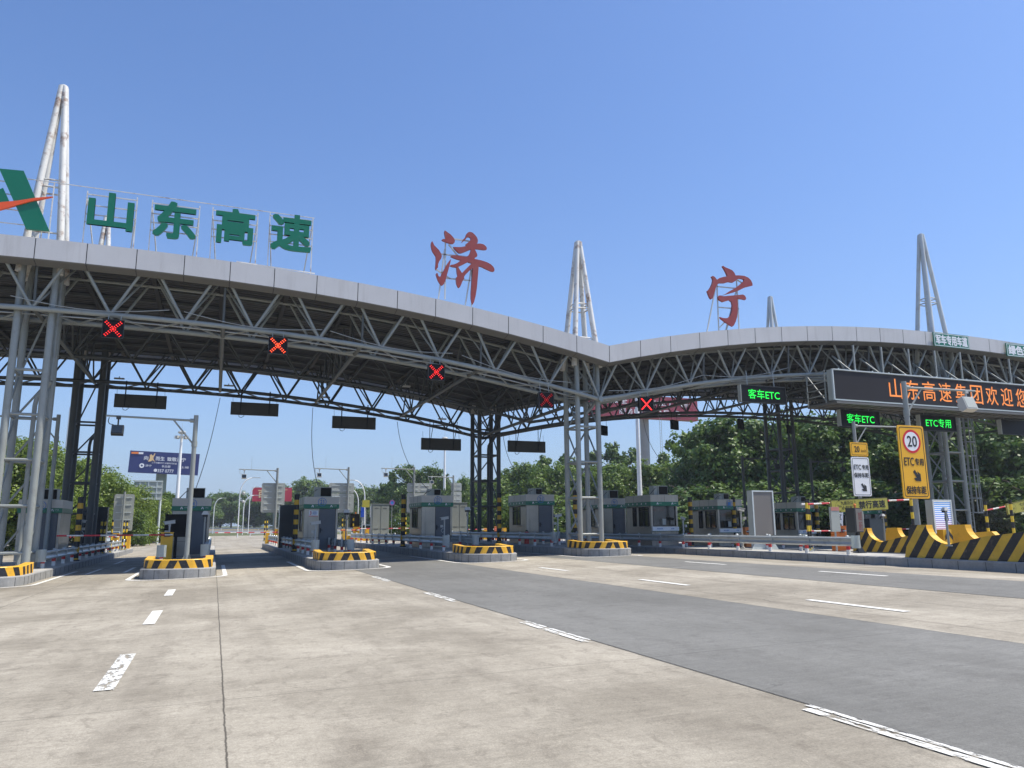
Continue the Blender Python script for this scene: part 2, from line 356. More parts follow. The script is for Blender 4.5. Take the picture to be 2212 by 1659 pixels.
GC = {}
def glyphs(body):
    if body in GC: return GC[body]
    cu = bpy.data.curves.new('t', 'FONT'); cu.body = body; cu.size = 1; cu.resolution_u = 3
    o = bpy.data.objects.new('t', cu); COL.objects.link(o); bpy.context.view_layer.update()
    me = bpy.data.meshes.new_from_object(o.evaluated_get(bpy.context.evaluated_depsgraph_get()))
    V = [tuple(v.co) for v in me.vertices]; F = [list(p.vertices) for p in me.polygons]
    bpy.data.objects.remove(o); bpy.data.curves.remove(cu); bpy.data.meshes.remove(me); GC[body] = (V, F); return V, F
def text(mb, body, c, wdt, hgt, offset=.0, mi=0, th=0, ang=0):
    """lettering filling wdt x hgt, facing -Y, centred at c; th > 0 makes it solid"""
    bold = offset*min(hgt, wdt/len(body)*1.1); wdt -= 2*bold; hgt -= 2*bold
    V, F = glyphs(body)
    x0, x1 = min(v[0] for v in V), max(v[0] for v in V); y0, y1 = min(v[1] for v in V), max(v[1] for v in V)
    c = Vector(c); sx = wdt/(x1-x0); sz = hgt/(y1-y0); rot = Matrix.Rotation(ang, 3, 'Y')
    P = [rot@Vector(((v[0]-(x0+x1)/2)*sx, 0, (v[1]-(y0+y1)/2)*sz)) for v in V]
    P0 = P
    if bold:
        for q, (bx, bz) in enumerate([(0, 0), (1, 1), (-1, 1), (1, -1), (-1, -1), (1, 0), (-1, 0), (0, 1), (0, -1)]):
            P = [p+Vector((bx*bold, -.0004*q, bz*bold)) for p in P0]; solid(mb, F, P, c, th, mi)
    else: solid(mb, F, P, c, th, mi)
def solid(mb, F, P, c, th, mi):
    for f in F: mb.face([c+P[k] for k in f], mi)
    if th:
        cnt = {}
        for f in F:
            for a, b in zip(f, f[1:]+f[:1]): cnt[(a, b)] = 1
        dy = Vector((0, th, 0))
        for (a, b) in cnt:
            if (b, a) not in cnt: mb.face([c+P[a], c+P[b], c+P[b]+dy, c+P[a]+dy], mi)
        for f in F: mb.face([c+P[k]+dy for k in reversed(f)], mi)

# ---------------------------------------------------------------- ground
def zg(x, y=30):
    if x < 15.5: z = .02*max(x, -40)
    else: z = .31-.022*(min(x, 60)-15.5)
    if y > 95: z = z*max(0, 1-(y-95)/60)+.0095*(min(y, 330)-95)
    return z
def sheet(name, x0, x1, y0, y1, m_, dz, nx=0, ny=0, **k):
    xs = sorted(set([x0, x1]+[x for x in (-40, 15.5, 60) if x0 < x < x1]))
    ys = sorted(set([y0, y1]+[y for y in (95, 155, 330) if y0 < y < y1]+[y for y in range(100, 160, 6) if y0 < y < y1]))
    mb = MB()
    for a, b in zip(xs, xs[1:]):
        for c, d in zip(ys, ys[1:]):
            mb.face([(a, c, zg(a, c)+dz), (b, c, zg(b, c)+dz), (b, d, zg(b, d)+dz), (a, d, zg(a, d)+dz)])
    o = mb.build(name, m_); o['kind'] = 'structure'; return o
sheet('ground', -900, 1200, -60, 1500, 'grass_ground', -.03)
sheet('plaza_pavement', -60, 75, -30, 128, 'concrete', 0)
sheet('asphalt_road', 4.5, 8.55, -30, 33, 'asphalt', .004)
sheet('asphalt_road', 12.75, 15.9, -30, 33, 'asphalt', .004)
# exit road beyond the plaza, bending to the left
def band(name, pts, m_, dz):
    mb = MB()
    for (a, b), (c, d) in zip(pts, pts[1:]):
        A = (*a, zg(*a)+dz); B = (*b, zg(*b)+dz); Cc = (*c, zg(*c)+dz); D = (*d, zg(*d)+dz)
        mb.face([A, B, D, Cc])
    o = mb.build(name, m_); o['kind'] = 'structure'; return o
band('exit_road', [((-45, 128), (60, 128)), ((-60, 140), (50, 146)), ((-80, 160), (36, 172)), ((-110, 176), (8, 192)), ((-150, 188), (-30, 206))], 'far_asphalt', .01)
band('verge_ground', [((60, 128.2), (130, 130)), ((50.2, 146), (120, 170)), ((36.2, 172), (90, 215)), ((8, 192.2), (40, 235)), ((-30, 206.2), (-10, 250)), ((-150, 188.5), (-160, 240))], 'verge_soil', .0)
band('verge_ground', [((-75, 60), (-60.1, 60)), ((-75, 128), (-60.1, 127.9))], 'verge_soil', .0)
# painted lines
def marks(rects, m_='road_paint', dz=.009):
    mb = MB()
    for x0, x1, y0, y1 in rects: mb.face([(x0, y0, zg(x0, y0)+dz), (x1, y0, zg(x1, y0)+dz), (x1, y1, zg(x1, y1)+dz), (x0, y1, zg(x0, y1)+dz)])
    o = mb.build('road_marking', m_); o['kind'] = 'structure'; return o
marks([(4.33, 4.42, y, y+2.2) for y in (2.9, 8.9, 14.6, 20.7)], 'road_paint_worn'); marks([(4.445, 4.50, y+.15, y+2.3) for y in (2.9, 8.9, 14.6, 20.7)], 'road_paint_worn')
marks([(9.75, 9.9, y, y+2.1) for y in (9.1, 14.9, 21.2)]+[(14.74, 14.88, y, y+2.2) for y in (14.2, 20.4, 8.3, 2.2)])
marks([(9.75, 9.9, 3.2, 5.3)])
marks([(-.98, -.80, 8.6, 10.9)], 'road_paint_worn'); marks([(-.98, -.8, 14.1, 16.3), (-.98, -.8, 19.8, 21.7)])
marks([(-2.98, -2.85, y, y+4) for y in (31.5, 40)]+[(-4.18, -4.05, y, y+4) for y in (31.4, 40)])
marks([(x, x+1.5, y, y+.22) for y in (66, 69, 73, 78, 84, 92) for x in (-6, -3, 0, 3, 6, 9)])
marks([(x, x+2.5, y, y+.5) for y in (150, 163) for x in range(-40, 30, 5)])

# ---------------------------------------------------------------- toll islands
ISL = dict(a=(-6.2, 26.0), b=(-.98, 26.4), c=(4.45, 27.1), d=(9.95, 27.8), e=(15.12, 28.1), f=(20.95, 10.5), g=(26.9, 20.0), h=(32.3, 24.0), i=(37.7, 25.0))
YEND = 59.5; HW = 1.12; KH = .3
def top(k): return zg(ISL[k][0])+KH
def nose(w, yn, yend, n=18, rad=1.05, p=2.6):
    pts = [(-w, yend)]
    for j in range(n+1):
        t = math.pi*j/n; c, s_ = math.cos(t), math.sin(t)
        pts.append((-w*math.copysign(abs(c)**(2/p), c), yn+rad-rad*abs(s_)**(2/p)))
    pts.append((w, yend)); return pts
def arc_u(pts):
    u = [0]
    for a, b in zip(pts, pts[1:]): u.append(u[-1]+math.hypot(b[0]-a[0], b[1]-a[1]))
    m_ = u[len(u)//2]; return [q-m_ for q in u]
names_isl = dict(a='leftmost kerbed island with lattice tower legs standing on it', b='narrow island carrying booth 24 and the tall lamp arm', c='grey kerbed island carrying booth 23', d='grey kerbed island carrying booth 22', e='kerbed island with booth 21 and the middle lattice tower',
    f='long island with tall grey screen board and striped crash ramp', g='island under the white lane sign behind the long island', h='distant shaded island right of the white lane sign', i='rightmost island by the lattice tower')
for k, (xc, yn) in ISL.items():
    T = thing('toll_island', names_isl[k], 'traffic island', (xc, 0, zg(xc)), group='islands between the toll lanes')
    o_ = nose(HW, yn, YEND); ys = []
    # kerb stones with thin open joints
    mb = MB(); U = arc_u(o_)
    def seg(a, b):
        mb.face([(a[0], a[1], -.35), (b[0], b[1], -.35), (b[0], b[1], KH-.03), (a[0], a[1], KH-.03)])
        ai, bi = (a[0]*.975, a[1]+.02), (b[0]*.975, b[1]+.02)
        mb.face([(a[0], a[1], KH-.03), (b[0], b[1], KH-.03), (*bi, KH), (*ai, KH)])
    full = []
    L0 = [(-HW, y) for y in [YEND-j*1.2 for j in range(int((YEND-yn-1.05)/1.2)+1)]]
    full = L0+o_[1:-1]+[(HW, y) for _, y in reversed(L0)]
    for a, b in zip(full, full[1:]): seg(a, b)
    mb.face([(-HW, YEND, -.3), (-HW, YEND, KH), (HW, YEND, KH), (HW, YEND, -.3)])
    kb = mb; mb = MB()
    P = [(x*.975, y+.02) for x, y in full]
    L = len(P)//2
    for j in range(L):
        a, b, c, d = P[j], P[j+1], P[-2-j], P[-1-j]
        if j+1 < len(P)-1-j-1 or a != d: mb.face([(*a, KH), (*b, KH), (*c, KH), (*d, KH)])
    mb.build('paved_top', 'island_top', T)
    mb = kb       # joints between the kerb stones
    jn = []
    for a, b, ua, ub in zip(full, full[1:], arc_u(full), arc_u(full)[1:]):
        for q in range(-60, 61):
            uu = q*.43+.2
            if ua <= uu < ub and abs(uu) < 2.4 or (ua <= uu < ub and q % 2 == 0):
                t = (uu-ua)/(ub-ua); jn.append((a[0]+(b[0]-a[0])*t, a[1]+(b[1]-a[1])*t, math.atan2(b[1]-a[1], b[0]-a[0])))
    for x, y, r_ in jn: mb.box((x, y, KH/2-.06), (.012, .012, KH+.05), r_, mi=1)
    mb.build('kerb', ['granite', 'seam_dark'], T)
# white edge lines round the noses
mb = MB()
for k in 'abcde':
    xc, yn = ISL[k]; A = nose(HW+.22, yn-.25, yn+8); B = nose(HW+.36, yn-.4, yn+8)
    for j in range(len(A)-1):
        q = [(xc+A[j][0], A[j][1]), (xc+A[j+1][0], A[j+1][1]), (xc+B[j+1][0], B[j+1][1]), (xc+B[j][0], B[j][1])]
        mb.face([(x, y, zg(x)+.01) for x, y in q])
mb.build('road_marking', 'road_paint')['kind'] = 'structure'

# striped concrete bumper round each nose
bl = dict(a='yellow and black bumper at the foot of the left tower', b='chevron bumper in front of the lamp arm and blue door of booth 24', c='chevron bumper in front of booth 23', d='chevron bumper in front of booth 22', e='chevron bumper in front of the middle lattice tower')
for k in bl:
    xc, yn = ISL[k]
    T = thing('nose_bumper', bl[k], 'crash bumper', (xc, yn, top(k)), group='striped bumpers on the island noses')
    O = nose(HW-.1, .12, 2.3); I = nose(HW-.34, .36, 2.3); U = arc_u(O); mb = MB(); mt = MB(); H = .40
    hs = [.32 if abs(u) > 1.75 else .27 for u in U]
    for j in range(len(O)-1):
        a, b, ai, bi = O[j], O[j+1], I[j], I[j+1]; h0, h1 = hs[j], hs[j+1]
        mb.face([(*a, 0), (*b, 0), (*b, h1-.02), (*a, h0-.02)], 0, [(U[j], 0), (U[j+1], 0), (U[j+1], h1), (U[j], h0)])
        mt.face([(*bi, 0), (*ai, 0), (*ai, h0), (*bi, h1)])
        a2, b2 = (a[0]*.985, a[1]+.012), (b[0]*.985, b[1]+.012)
        mt.face([(*a, h0-.02), (*b, h1-.02), (*b2, h1), (*a2, h0)]); mt.face([(*a2, h0), (*b2, h1), (*bi, h1), (*ai, h0)])
    for j in (0, -1):
        mt.face([(*O[j], 0), (*O[j], hs[j]), (*I[j], hs[j]), (*I[j], 0)])
    mb.build('striped_face', 'chevron', T); mt.build('coping', 'yellow', T)

# ---------------------------------------------------------------- guard rails
WP = [(0, .31), (.035, .30), (.075, .275), (.08, .245), (.035, .185), (.03, .155), (.035, .125), (.08, .065), (.075, .035), (.035, .01), (0, 0)]
RPOST = None
def rail(label, x, y0, y1, side, z, name='guardrail', zb=.28, step=2., red=True):
    T = thing(name, label, 'guardrail', (x, y0, z), group='guardrails along the islands')
    mb = MB(); ys = [y0-y0+q*2. for q in range(int((y1-y0)/2)+1)]
    for a, b in zip(ys, ys[1:]):
        for (p, q), (r_, t) in zip(WP, WP[1:]):
            P_ = [(side*p, a, zb+q), (side*p, b, zb+q), (side*r_, b, zb+t), (side*r_, a, zb+t)]
            mb.face(P_, 0, sm=True)
    for a in ys[1:-1]:                       # lapped joints
        mb.box((side*.05, a, zb+.155), (.075, .03, .30)); mb.tube((side*.03, a, zb+.155), (side*.065, a, zb+.155), .02, n=6)
    mb.build('beam', 'galv', T)
    mb = MB()                                 # rounded bull-nose end
    for j in range(8):
        t0, t1 = math.pi*j/8, math.pi*(j+1)/8
        c = (-side*.08, -.02)
        P_ = [(c[0]+side*.16*math.cos(t), c[1]-.16*math.sin(t)) for t in (t0, t1)]
        mb.face([(*P_[0], zb-.06), (*P_[1], zb-.06), (*P_[1], zb+.36), (*P_[0], zb+.36)], sm=True)
        mb.face([(*P_[1], zb-.06), (*P_[0], zb-.06), (*P_[0], zb+.36), (*P_[1], zb+.36)], sm=True)
    mb.build('end_terminal', 'board_frame', T)
    q = .0; first = None
    while q < y1-y0:
        if first is None:
            mb = MB(); h = zb+.33
            mb.tube((0, 0, 0), (0, 0, .16), .065, n=10, mi=1); mb.tube((0, 0, .16), (0, 0, .30), .067, n=10, mi=2, caps=False); mb.tube((0, 0, .30), (0, 0, h), .065, n=10, mi=0); mb.ball((0, 0, h), .066, 8, .5, 0)
            first = mb.build('post', ['galv', 'post_white', 'red_paint'], T); first.location = (-side*.07, .3, 0)
        else:
            c = first.copy(); COL.objects.link(c); c.parent = T; c.location = (-side*.07, q+.3, 0)
        q += step
    return T
rl = {'a': ('', 'guardrail on the right edge of the leftmost island'), 'b': ('guardrail on the left edge of the booth 24 island', 'guardrail on the right edge of the booth 24 island'),
      'c': ('guardrail on the left edge of the booth 23 island', 'guardrail on the right edge of the booth 23 island'), 'd': ('guardrail on the left edge of the booth 22 island', 'guardrail on the right edge of the booth 22 island'),
      'e': ('guardrail on the left edge of the booth 21 island', 'guardrail on the right edge of the booth 21 island'), 'f': ('long guardrail in front of the tall grey screen board', 'guardrail behind the tall grey screen board'), 'g': ('guardrail behind the orange barrier housing', '')}
for k, (l_, r_) in rl.items():
    xc, yn = ISL[k]; y0 = {'f': 20.6, 'g': 27}.get(k, yn+4.3)
    if k == 'a': y0 = 30.6
    if l_: rail(l_, xc-.8 if k != 'f' else 20.12, y0, 57.5, -1, top(k))
    if r_: rail(r_, xc+.8, y0+(4 if k == 'f' else .4), 57.5, 1, top(k))

# ---------------------------------------------------------------- booths
BW, BD, BH = 1.58, 2.55, 2.58
def number_disc(parent, x, z, y, n_):
    mb = MB()
    for j in range(28):
        a0, a1 = 2*math.pi*j/28, 2*math.pi*(j+1)/28
        mb.face([(x+r_*math.cos(a), y, z+r_*math.sin(a)) for r_, a in ((.175, a0), (.2, a0), (.2, a1), (.175, a1))])
    text(mb, n_, (x, y-.001, z), .2, .2, .02)
    mb.build('number', 'blue_number', parent)
def booth(label, loc, num, kind='door', unit='big', sticker=False):
    T = thing('toll_booth', label, 'toll booth', loc, group='toll booths')
    W, D, H = BW/2, BD, BH; HB = 2.0
    mb = MB()                       # body shell with window opening frames
    mb.box((0, D/2, .06), (BW, D, .12))
    if kind == 'door':
        mb.box((-W+.36, .03, 1.06), (.72, .06, 1.88)); mb.box((W-.06, .03, 1.06), (.12, .06, 1.88))
        mb.box((-W+.025, D/2, .55), (.05, D-.12, .86)); mb.box((-W+.025, .45, 1.5), (.05, .78, 1.04)); mb.box((-W+.025, D-.3, 1.5), (.05, .5, 1.04)); mb.box((-W+.025, D/2, 1.97), (.05, D-.12, .07))
    else:
        mb.box((0, .03, .55), (BW, .06, .86))
        for x in (-W+.05, W-.05): mb.box((x, .03, 1.49), (.10, .06, 1.02))
        mb.box((-W+.025, D/2, .55), (.05, D-.12, .86)); mb.box((-W+.025, .12, 1.5), (.05, .12, 1.04)); mb.box((-W+.025, 1.35, 1.5), (.05, .22, 1.04)); mb.box((-W+.025, D-.35, 1.5), (.05, .6, 1.04)); mb.box((-W+.025, D/2, 1.97), (.05, D-.12, .07))
    mb.box((W-.025, D/2, 1.06), (.05, D-.12, 1.88)); mb.box((0, D-.03, 1.06), (BW, .06, 1.88))
    mb.build('body', 'steel_booth', T)
    mb = MB(); y0 = -.05
    mb.box((0, D/2, (HB+H)/2+.02), (BW+.06, D+.1, H-HB-.06)); hd = mb.build('header', 'booth_light' if kind == 'door' else 'steel_booth', T)
    mb = MB()
    for x in (0.0,): mb.box((x, y0-.003, 2.31), (.012, .006, .5))
    for y in (.8, 1.7): mb.box((-W-.033, y, 2.31), (.006, .012, .5))
    mb.build('panel_seam', 'seam_dark', hd)
    mb = MB(); mb.box((0, D/2, 2.12), (BW+.09, D+.13, .19)); mb.box((0, D/2, 2.01), (BW+.09, D+.13, .018)); gb = mb.build('green_band', 'green_band', T)
    mb = MB()
    for x in (-.42, .46):
        mb.plate([[(-.06, -.05), (-.02, .055), (.02, .055), (.06, -.05), (.025, -.05), (0, .02), (-.025, -.05)]], lambda a, b, t, x=x: (x+a, y0-.018-t, 2.125+b), .003)
        text(mb, '山东高速', (x+.17, y0-.018, 2.14), .15, .04); 
    for y in (.4, .85, 1.3, 1.75, 2.2):
        mb.plate([[(-.05, -.04), (-.02, .045), (.02, .045), (.05, -.04), (.02, -.04), (0, .015), (-.02, -.04)]], lambda a, b, t, y=y: (-W-.048-t, y-a, 2.125+b), .003)
    mb.build('logo', 'sign_white', gb)
    if kind == 'door':
        mb = MB(); x0, x1 = -.07, W-.12; cx = (x0+x1)/2
        mb.box((cx, .02, 1.03), (x1-x0, .05, 1.93)); d = mb.build('door', 'door_blue', T)
        mb = MB()
        for q in (-.14, .14):
            mb.box((cx+q, -.01, .45), (.20, .015, .45)); mb.box((cx+q, -.01, .95), (.20, .015, .36))
        for j in range(12):
            a0, a1 = math.pi*j/12, math.pi*(j+1)/12
            for rr_ in (.24, .17): mb.beam((cx+rr_*math.cos(a0), -.01, 1.42+rr_*1.1*math.sin(a0)), (cx+rr_*math.cos(a1), -.01, 1.42+rr_*1.1*math.sin(a1)), .012, .02)
        for q in (-.3, .3): mb.box((cx+q, -.01, 1.0), (.012, .014, 1.75))
        mb.build('door_panel', 'door_blue', d)
        mb = MB(); mb.box((x0+.06, -.03, .98), (.035, .05, .22)); mb.tube((x0+.06, -.06, 1.0), (x0+.16, -.06, 1.0), .012); mb.build('handle', 'rubber', d)
        mb = MB()
        for q in (x0-.012, x1+.012): mb.box((q, -.003, 1.04), (.02, .03, 1.96))
        mb.box((-W+.35, -.003, .64), (.7, .006, .012)); mb.box((-W-.003, D/2, .62), (.006, D-.14, .012)); mb.box((-W-.002, .01, 1.3), (.012, .012, 1.4)); mb.build('panel_seam', 'seam_dark', T)
        if sticker:
            mb = MB(); mb.box((-.36, -.004, 1.78), (.44, .006, .28), mi=0); mb.box((-.36, -.009, 1.655), (.43, .004, .025), mi=1)
            text(mb, '3', (-.5, -.012, 1.8), .08, .17, .03, mi=1); text(mb, '高速服务', (-.3, -.012, 1.84), .2, .05, .01, mi=2); text(mb, '微笑服务', (-.3, -.012, 1.76), .2, .05, .01, mi=2)
            mb.build('notice', ['sign_white', 'sign_red', 'blue_number'], T)
    else:
        mb = MB(); mb.box((0, .045, 1.5), (BW-.22, .02, 1.0)); gl = mb.build('front_window', 'glass', T)
        mb = MB()
        for q in (-W+.12, W-.12): mb.box((q, .015, 1.5), (.035, .05, 1.02))
        for z in (.99, 2.0): mb.box((0, .015, z), (BW-.24, .05, .035))
        mb.build('window_frame', 'rubber', gl)
        mb = MB(); mb.box((-.02, .02, 1.2), (.2, .02, .3)); mb.build('notice', 'cabinet_grey', gl)
        mb = MB(); mb.box((.0, -.05, .84), (BW-.02, .10, .2), mi=0); mb.box((0, -.055, .725), (BW-.04, .10, .02), mi=1); text(mb, '微笑服务', (-.35, -.103, .85), .35, .07, .01, mi=2); text(mb, '高速', (.4, -.103, .85), .18, .06, .01, mi=2)
        mb.build('counter_panel', ['sign_white', 'green_band', 'blue_number'], T)
    # side window with frame, glazing bar
    wy0, wy1 = (.86, D-.56) if kind == 'door' else (.24, 1.22)
    def swin(a, b):
        mb = MB(); mb.box((-W+.03, (a+b)/2, 1.47), (.02, b-a, 1.0)); g_ = mb.build('side_window', 'glass_green' if kind == 'door' else 'glass', T)
        mb = MB()
        for y in (a+.02, b-.02, (a+b)/2): mb.box((-W-.008, y, 1.47), (.03, .04, .98))
        for z in (.98, 1.72, 1.95): mb.box((-W-.008, (a+b)/2, z), (.03, b-a-.04, .04))
        mb.build('window_frame', 'rubber', g_)
    swin(wy0, wy1)
    if kind != 'door': swin(1.48, D-.68)
    mb = MB(); mb.box((-W-.09, D/2-.1, .93), (.2, 1.0, .04)); mb.build('pay_ledge', 'steel_booth', T)
    if num: number_disc(T, .02 if kind == 'door' else -.05, 2.32, -.078, num)
    if unit:
        mb = MB(); ux = .12 if unit == 'big' else .0; uw, uh = (.80, .48) if unit == 'big' else (.62, .34)
        mb.box((ux-uw/2+.1, .72, H+.0+uh/2), (.2, .5, uh), mi=1); mb.box((ux+.1, .72, H+.0+uh/2), (uw-.2, .6, uh), mi=1)
        mb.box((ux+.12, .41, H+uh/2), (uw-.3, .03, uh-.07), mi=0); u_ = mb.build('roof_unit', ['screen', 'cabinet_grey'], T)
        mb = MB(); mb.path([(ux-uw/2+.15, .5, H+uh*.8), (ux-uw/2-.02, .42, H+uh*.6), (ux-uw/2-.12, .42, H+.18), (ux-uw/2-.28, .5, H)], .018, 6); mb.build('cable', 'cable', u_)
    return T
booth('steel booth behind the left tower with number hidden by steel legs', (-6.98, 38.3, top('a')), '25')
booth('steel booth numbered 24 behind the lamp arm and black screen', (-1.0, 38.3, top('b')), '24')
booth('steel booth numbered 23 with blue door and white notice', (4.78, 38.3, top('c')), '23', sticker=True)
booth('steel booth numbered 22 with camera in front of its blue door', (10.5, 38.2, top('d')), '22', unit='small')
booth('steel booth numbered 21 right of the dark rear tower', (16.2, 38.3, top('e')), '21', unit='small')
booth('steel booth numbered 91 partly behind the middle tower', (21.5, 39.9, top('f')), '91')
booth('glazed booth with dark window nearest the middle tower', (21.68, 34.8, top('f')), '', kind='glass')
booth('glazed booth behind the two striped columns left of the grey screen board', (27.2, 36.8, top('g')), '1', kind='glass', unit='small')
booth('glazed booth right of the grey screen board', (32.7, 36.8, top('h')), '', kind='glass', unit='small')
booth('glazed booth behind the yellow height board', (38.1, 37.2, top('i')), '', kind='glass', unit='')

# ---------------------------------------------------------------- striped columns
cp = thing('striped_column', '', 'bollard column', group='yellow and black columns beside the booths')
mb = MB(); mb.tube((0, 0, 0), (0, 0, 2.62), .115, n=14); mb.build('column', 'bands', cp)
mb = MB(); mb.tube((0, 0, 2.62), (0, 0, 2.68), .12, n=14); mb.tube((0, 0, 0), (0, 0, .05), .17, n=14); mb.build('cap', 'black', cp)
for j, (px_, X, kk, lb) in enumerate([(171, -5.4, 'a', 'left of the cabinet behind the left tower'), (457, .02, 'b', 'at the right edge of booth 24'), (639.5, 3.62, 'c', 'left of booth 23'), (871, 9.15, 'd', 'left of booth 22'), (1078.5, 14.3, 'e', 'between the dark rear tower and booth 21'),
        (1243, 16.95, 'e', 'seen through the middle tower'), (1434, 22.3, 'f', 'in front of the glazed booth by the middle tower'), (1492, 24.0, 'f', 'alone on bare kerb left of the second glazed booth'), (1586, 27.5, 'g', 'behind the white bullet camera'), (1765, 33.3, 'h', 'left of the yellow height board'), (1911, 38.6, 'i', 'right of the yellow height board')]):
    p = pt(px_, 1120, X=X); X_ = X
    place(cp, j, 'thick yellow and black striped column '+lb, (p.x, p.y, top(kk) if kk != 'f' or X < 23 else zg(24)+.2))

# ---------------------------------------------------------------- lattice towers
def tower(label, xc, yc, zroof, apex, m_='steel_paint', sp_m='spire_paint', r=.115, hw=.55, hy=.62, ground=None, sx=0):
    z0 = ground if ground is not None else zg(xc)+KH
    T = thing('lattice_tower', label, 'support tower', (xc, yc, z0), group='lattice towers carrying the canopy')
    zt = zroof-z0
    C4 = [(-hw, -hy), (hw, -hy), (hw, hy), (-hw, hy)]
    for x, y in C4:
        mb = MB(); mb.tube((x, y, 0), (x, y, zt), r, n=14); mb.tube((x, y, 0), (x, y, .04), r+.07, n=14); mb.build('leg', m_, T)
    levels = [.55, 2.1, 3.65, 5.2, 6.75]
    for z in levels:
        if z > zt-1.2: continue
        mb = MB()
        for (a, b) in zip(C4, C4[1:]+C4[:1]): mb.tube((*a, z), (*b, z), .05, n=8); mb.tube((*a, z-.14), (*b, z-.14), .03, n=6) if r < .12 and hw < .5 else None
        mb.build('cross_tube', m_, T)
    mb = MB()
    for z, z2 in zip(levels, levels[1:]+[zt-.6]):
        if z2 > zt: continue
        mb.tube((C4[1][0], C4[1][1], z), (C4[2][0], C4[2][1], z2), .04, n=6); mb.tube((C4[3][0], C4[3][1], z2), (C4[0][0], C4[0][1], z), .04, n=6); mb.tube((C4[3][0], C4[3][1], z), (C4[2][0], C4[2][1], z2), .04, n=6)
    mb.build('diagonal', m_, T)
    mb = MB()       # rain pipes with swan necks
    mb.path([(.18, .0, 0), (.18, 0, 5.6), (.22, 0, 5.9), (.45, -.1, 6.15), (.62, -.2, 6.45), (.64, -.2, zt-.3)], .075, 10); mb.build('rain_pipe', m_, T)
    za = apex-z0; mb = MB(); sw = .62
    for q, (x, y) in enumerate([(-sw, -sw), (sw, -sw), (sw, sw), (-sw, sw)]):
        mb = MB(); mb.tube((x, y, zt-.6), (x*.09+sx, y*.09, za), .13, .105, n=14); mb.build('spire_leg', sp_m, T)
    h_ = za-zt
    for q in (.10, .14, .40, .44):
        mb = MB()
        z = zt+h_*q; t = (z-zt+.6)/(za-zt+.6); f = sw*(1-t*.91)
        P_ = [(-f, -f, z), (f, -f, z), (f, f, z), (-f, f, z)]
        for a, b in zip(P_, P_[1:]+P_[:1]): mb.tube(a, b, .035, n=8)
        mb.build('spire_rung', sp_m, T)
    mb = MB(); mb.tube((sx, 0, za-.25), (sx, 0, za+.06), .16, .12, n=12); mb.build('spire_cap', sp_m, T)
    return T
tower('grey lattice tower at the left edge with rusty white spire', -6.3, 30.85, 11.0, 17.95, hw=.52, hy=.6, r=.12)
tower('grey lattice tower at the canopy valley with short rusty spire', 15.15, 30.85, 9.1, 14.56, hw=.5, hy=.6)
tower('lattice tower behind the big message board with tall grey spire', 37.5, 31.2, 11.1, 18.06, sp_m='spire_grey')
tower('dark rear lattice tower on the left', -6.5, 45.25, 11.0, 18.4, 'steel_paint_shaded', hw=.6, hy=.7, r=.16)
tower('dark rear lattice tower left of booth 21', 15.5, 45.25, 9.1, 13.9, 'steel_paint_shaded', hw=.62, hy=.7, r=.13)
tower('dark rear lattice tower right of the grey screen board', 38.2, 45.25, 11.1, 18.4, 'steel_paint_shaded', sp_m='spire_grey', hw=.62, hy=.7, r=.13)

# ---------------------------------------------------------------- canopy
def ztop(X):
    if X < 15.75: return 11.35-2.07*min(1.3, abs(X+5.5)/21.25)**2.25
    return 11.56-2.28*min(1.3, abs(X-36.6)/20.85)**2.25
XA, XB = -24.0, 56.0
def zbot(X): return ztop(X)-2.3
T = thing('toll_canopy', 'wave shaped toll plaza canopy with grey panelled edge and tubular truss', 'canopy')
YF = 29.2
xs = []; x = 15.75
while x > XA: xs.append(x); x -= 1.575
xs = xs[::-1]; x = 15.75+1.575
while x < XB: xs.append(x); x += 1.575
for a, b in zip(xs, xs[1:]):
    za, zb_ = ztop(a), ztop(b); g_ = .014; mb = MB()
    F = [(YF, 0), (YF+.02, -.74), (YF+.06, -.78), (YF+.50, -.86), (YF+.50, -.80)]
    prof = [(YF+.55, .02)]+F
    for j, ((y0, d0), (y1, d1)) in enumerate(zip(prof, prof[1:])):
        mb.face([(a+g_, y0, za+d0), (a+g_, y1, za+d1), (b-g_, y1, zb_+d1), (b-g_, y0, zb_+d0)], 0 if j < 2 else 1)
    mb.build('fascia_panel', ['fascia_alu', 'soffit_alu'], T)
mb = MB()
for a, b in zip(xs, xs[1:]):
    za, zb_ = ztop(a), ztop(b)
    mb.face([(a, YF+.02, za-.01), (a, YF+.04, za-.76), (b, YF+.04, zb_-.76), (b, YF+.02, zb_-.01)]); mb.face([(a, YF+.06, za-.77), (a, YF+.5, za-.85), (b, YF+.5, zb_-.85), (b, YF+.06, zb_-.77)])
mb.build('fascia_backing', 'seam_dark', T)
YB = 46.9; mb = MB()
for a, b in zip(xs, xs[1:]):
    za, zb_ = ztop(a), ztop(b)
    for (y0, d0), (y1, d1) in (((YB, 0), (YB, -.75)), ((YB, -.75), (YB-.45, -.82)), ((YB, 0), (YB-.5, .02))): mb.face([(a, y0, za+d0), (b, y0, zb_+d0), (b, y1, zb_+d1), (a, y1, za+d1)])
mb.build('rear_fascia', 'fascia_alu', T)
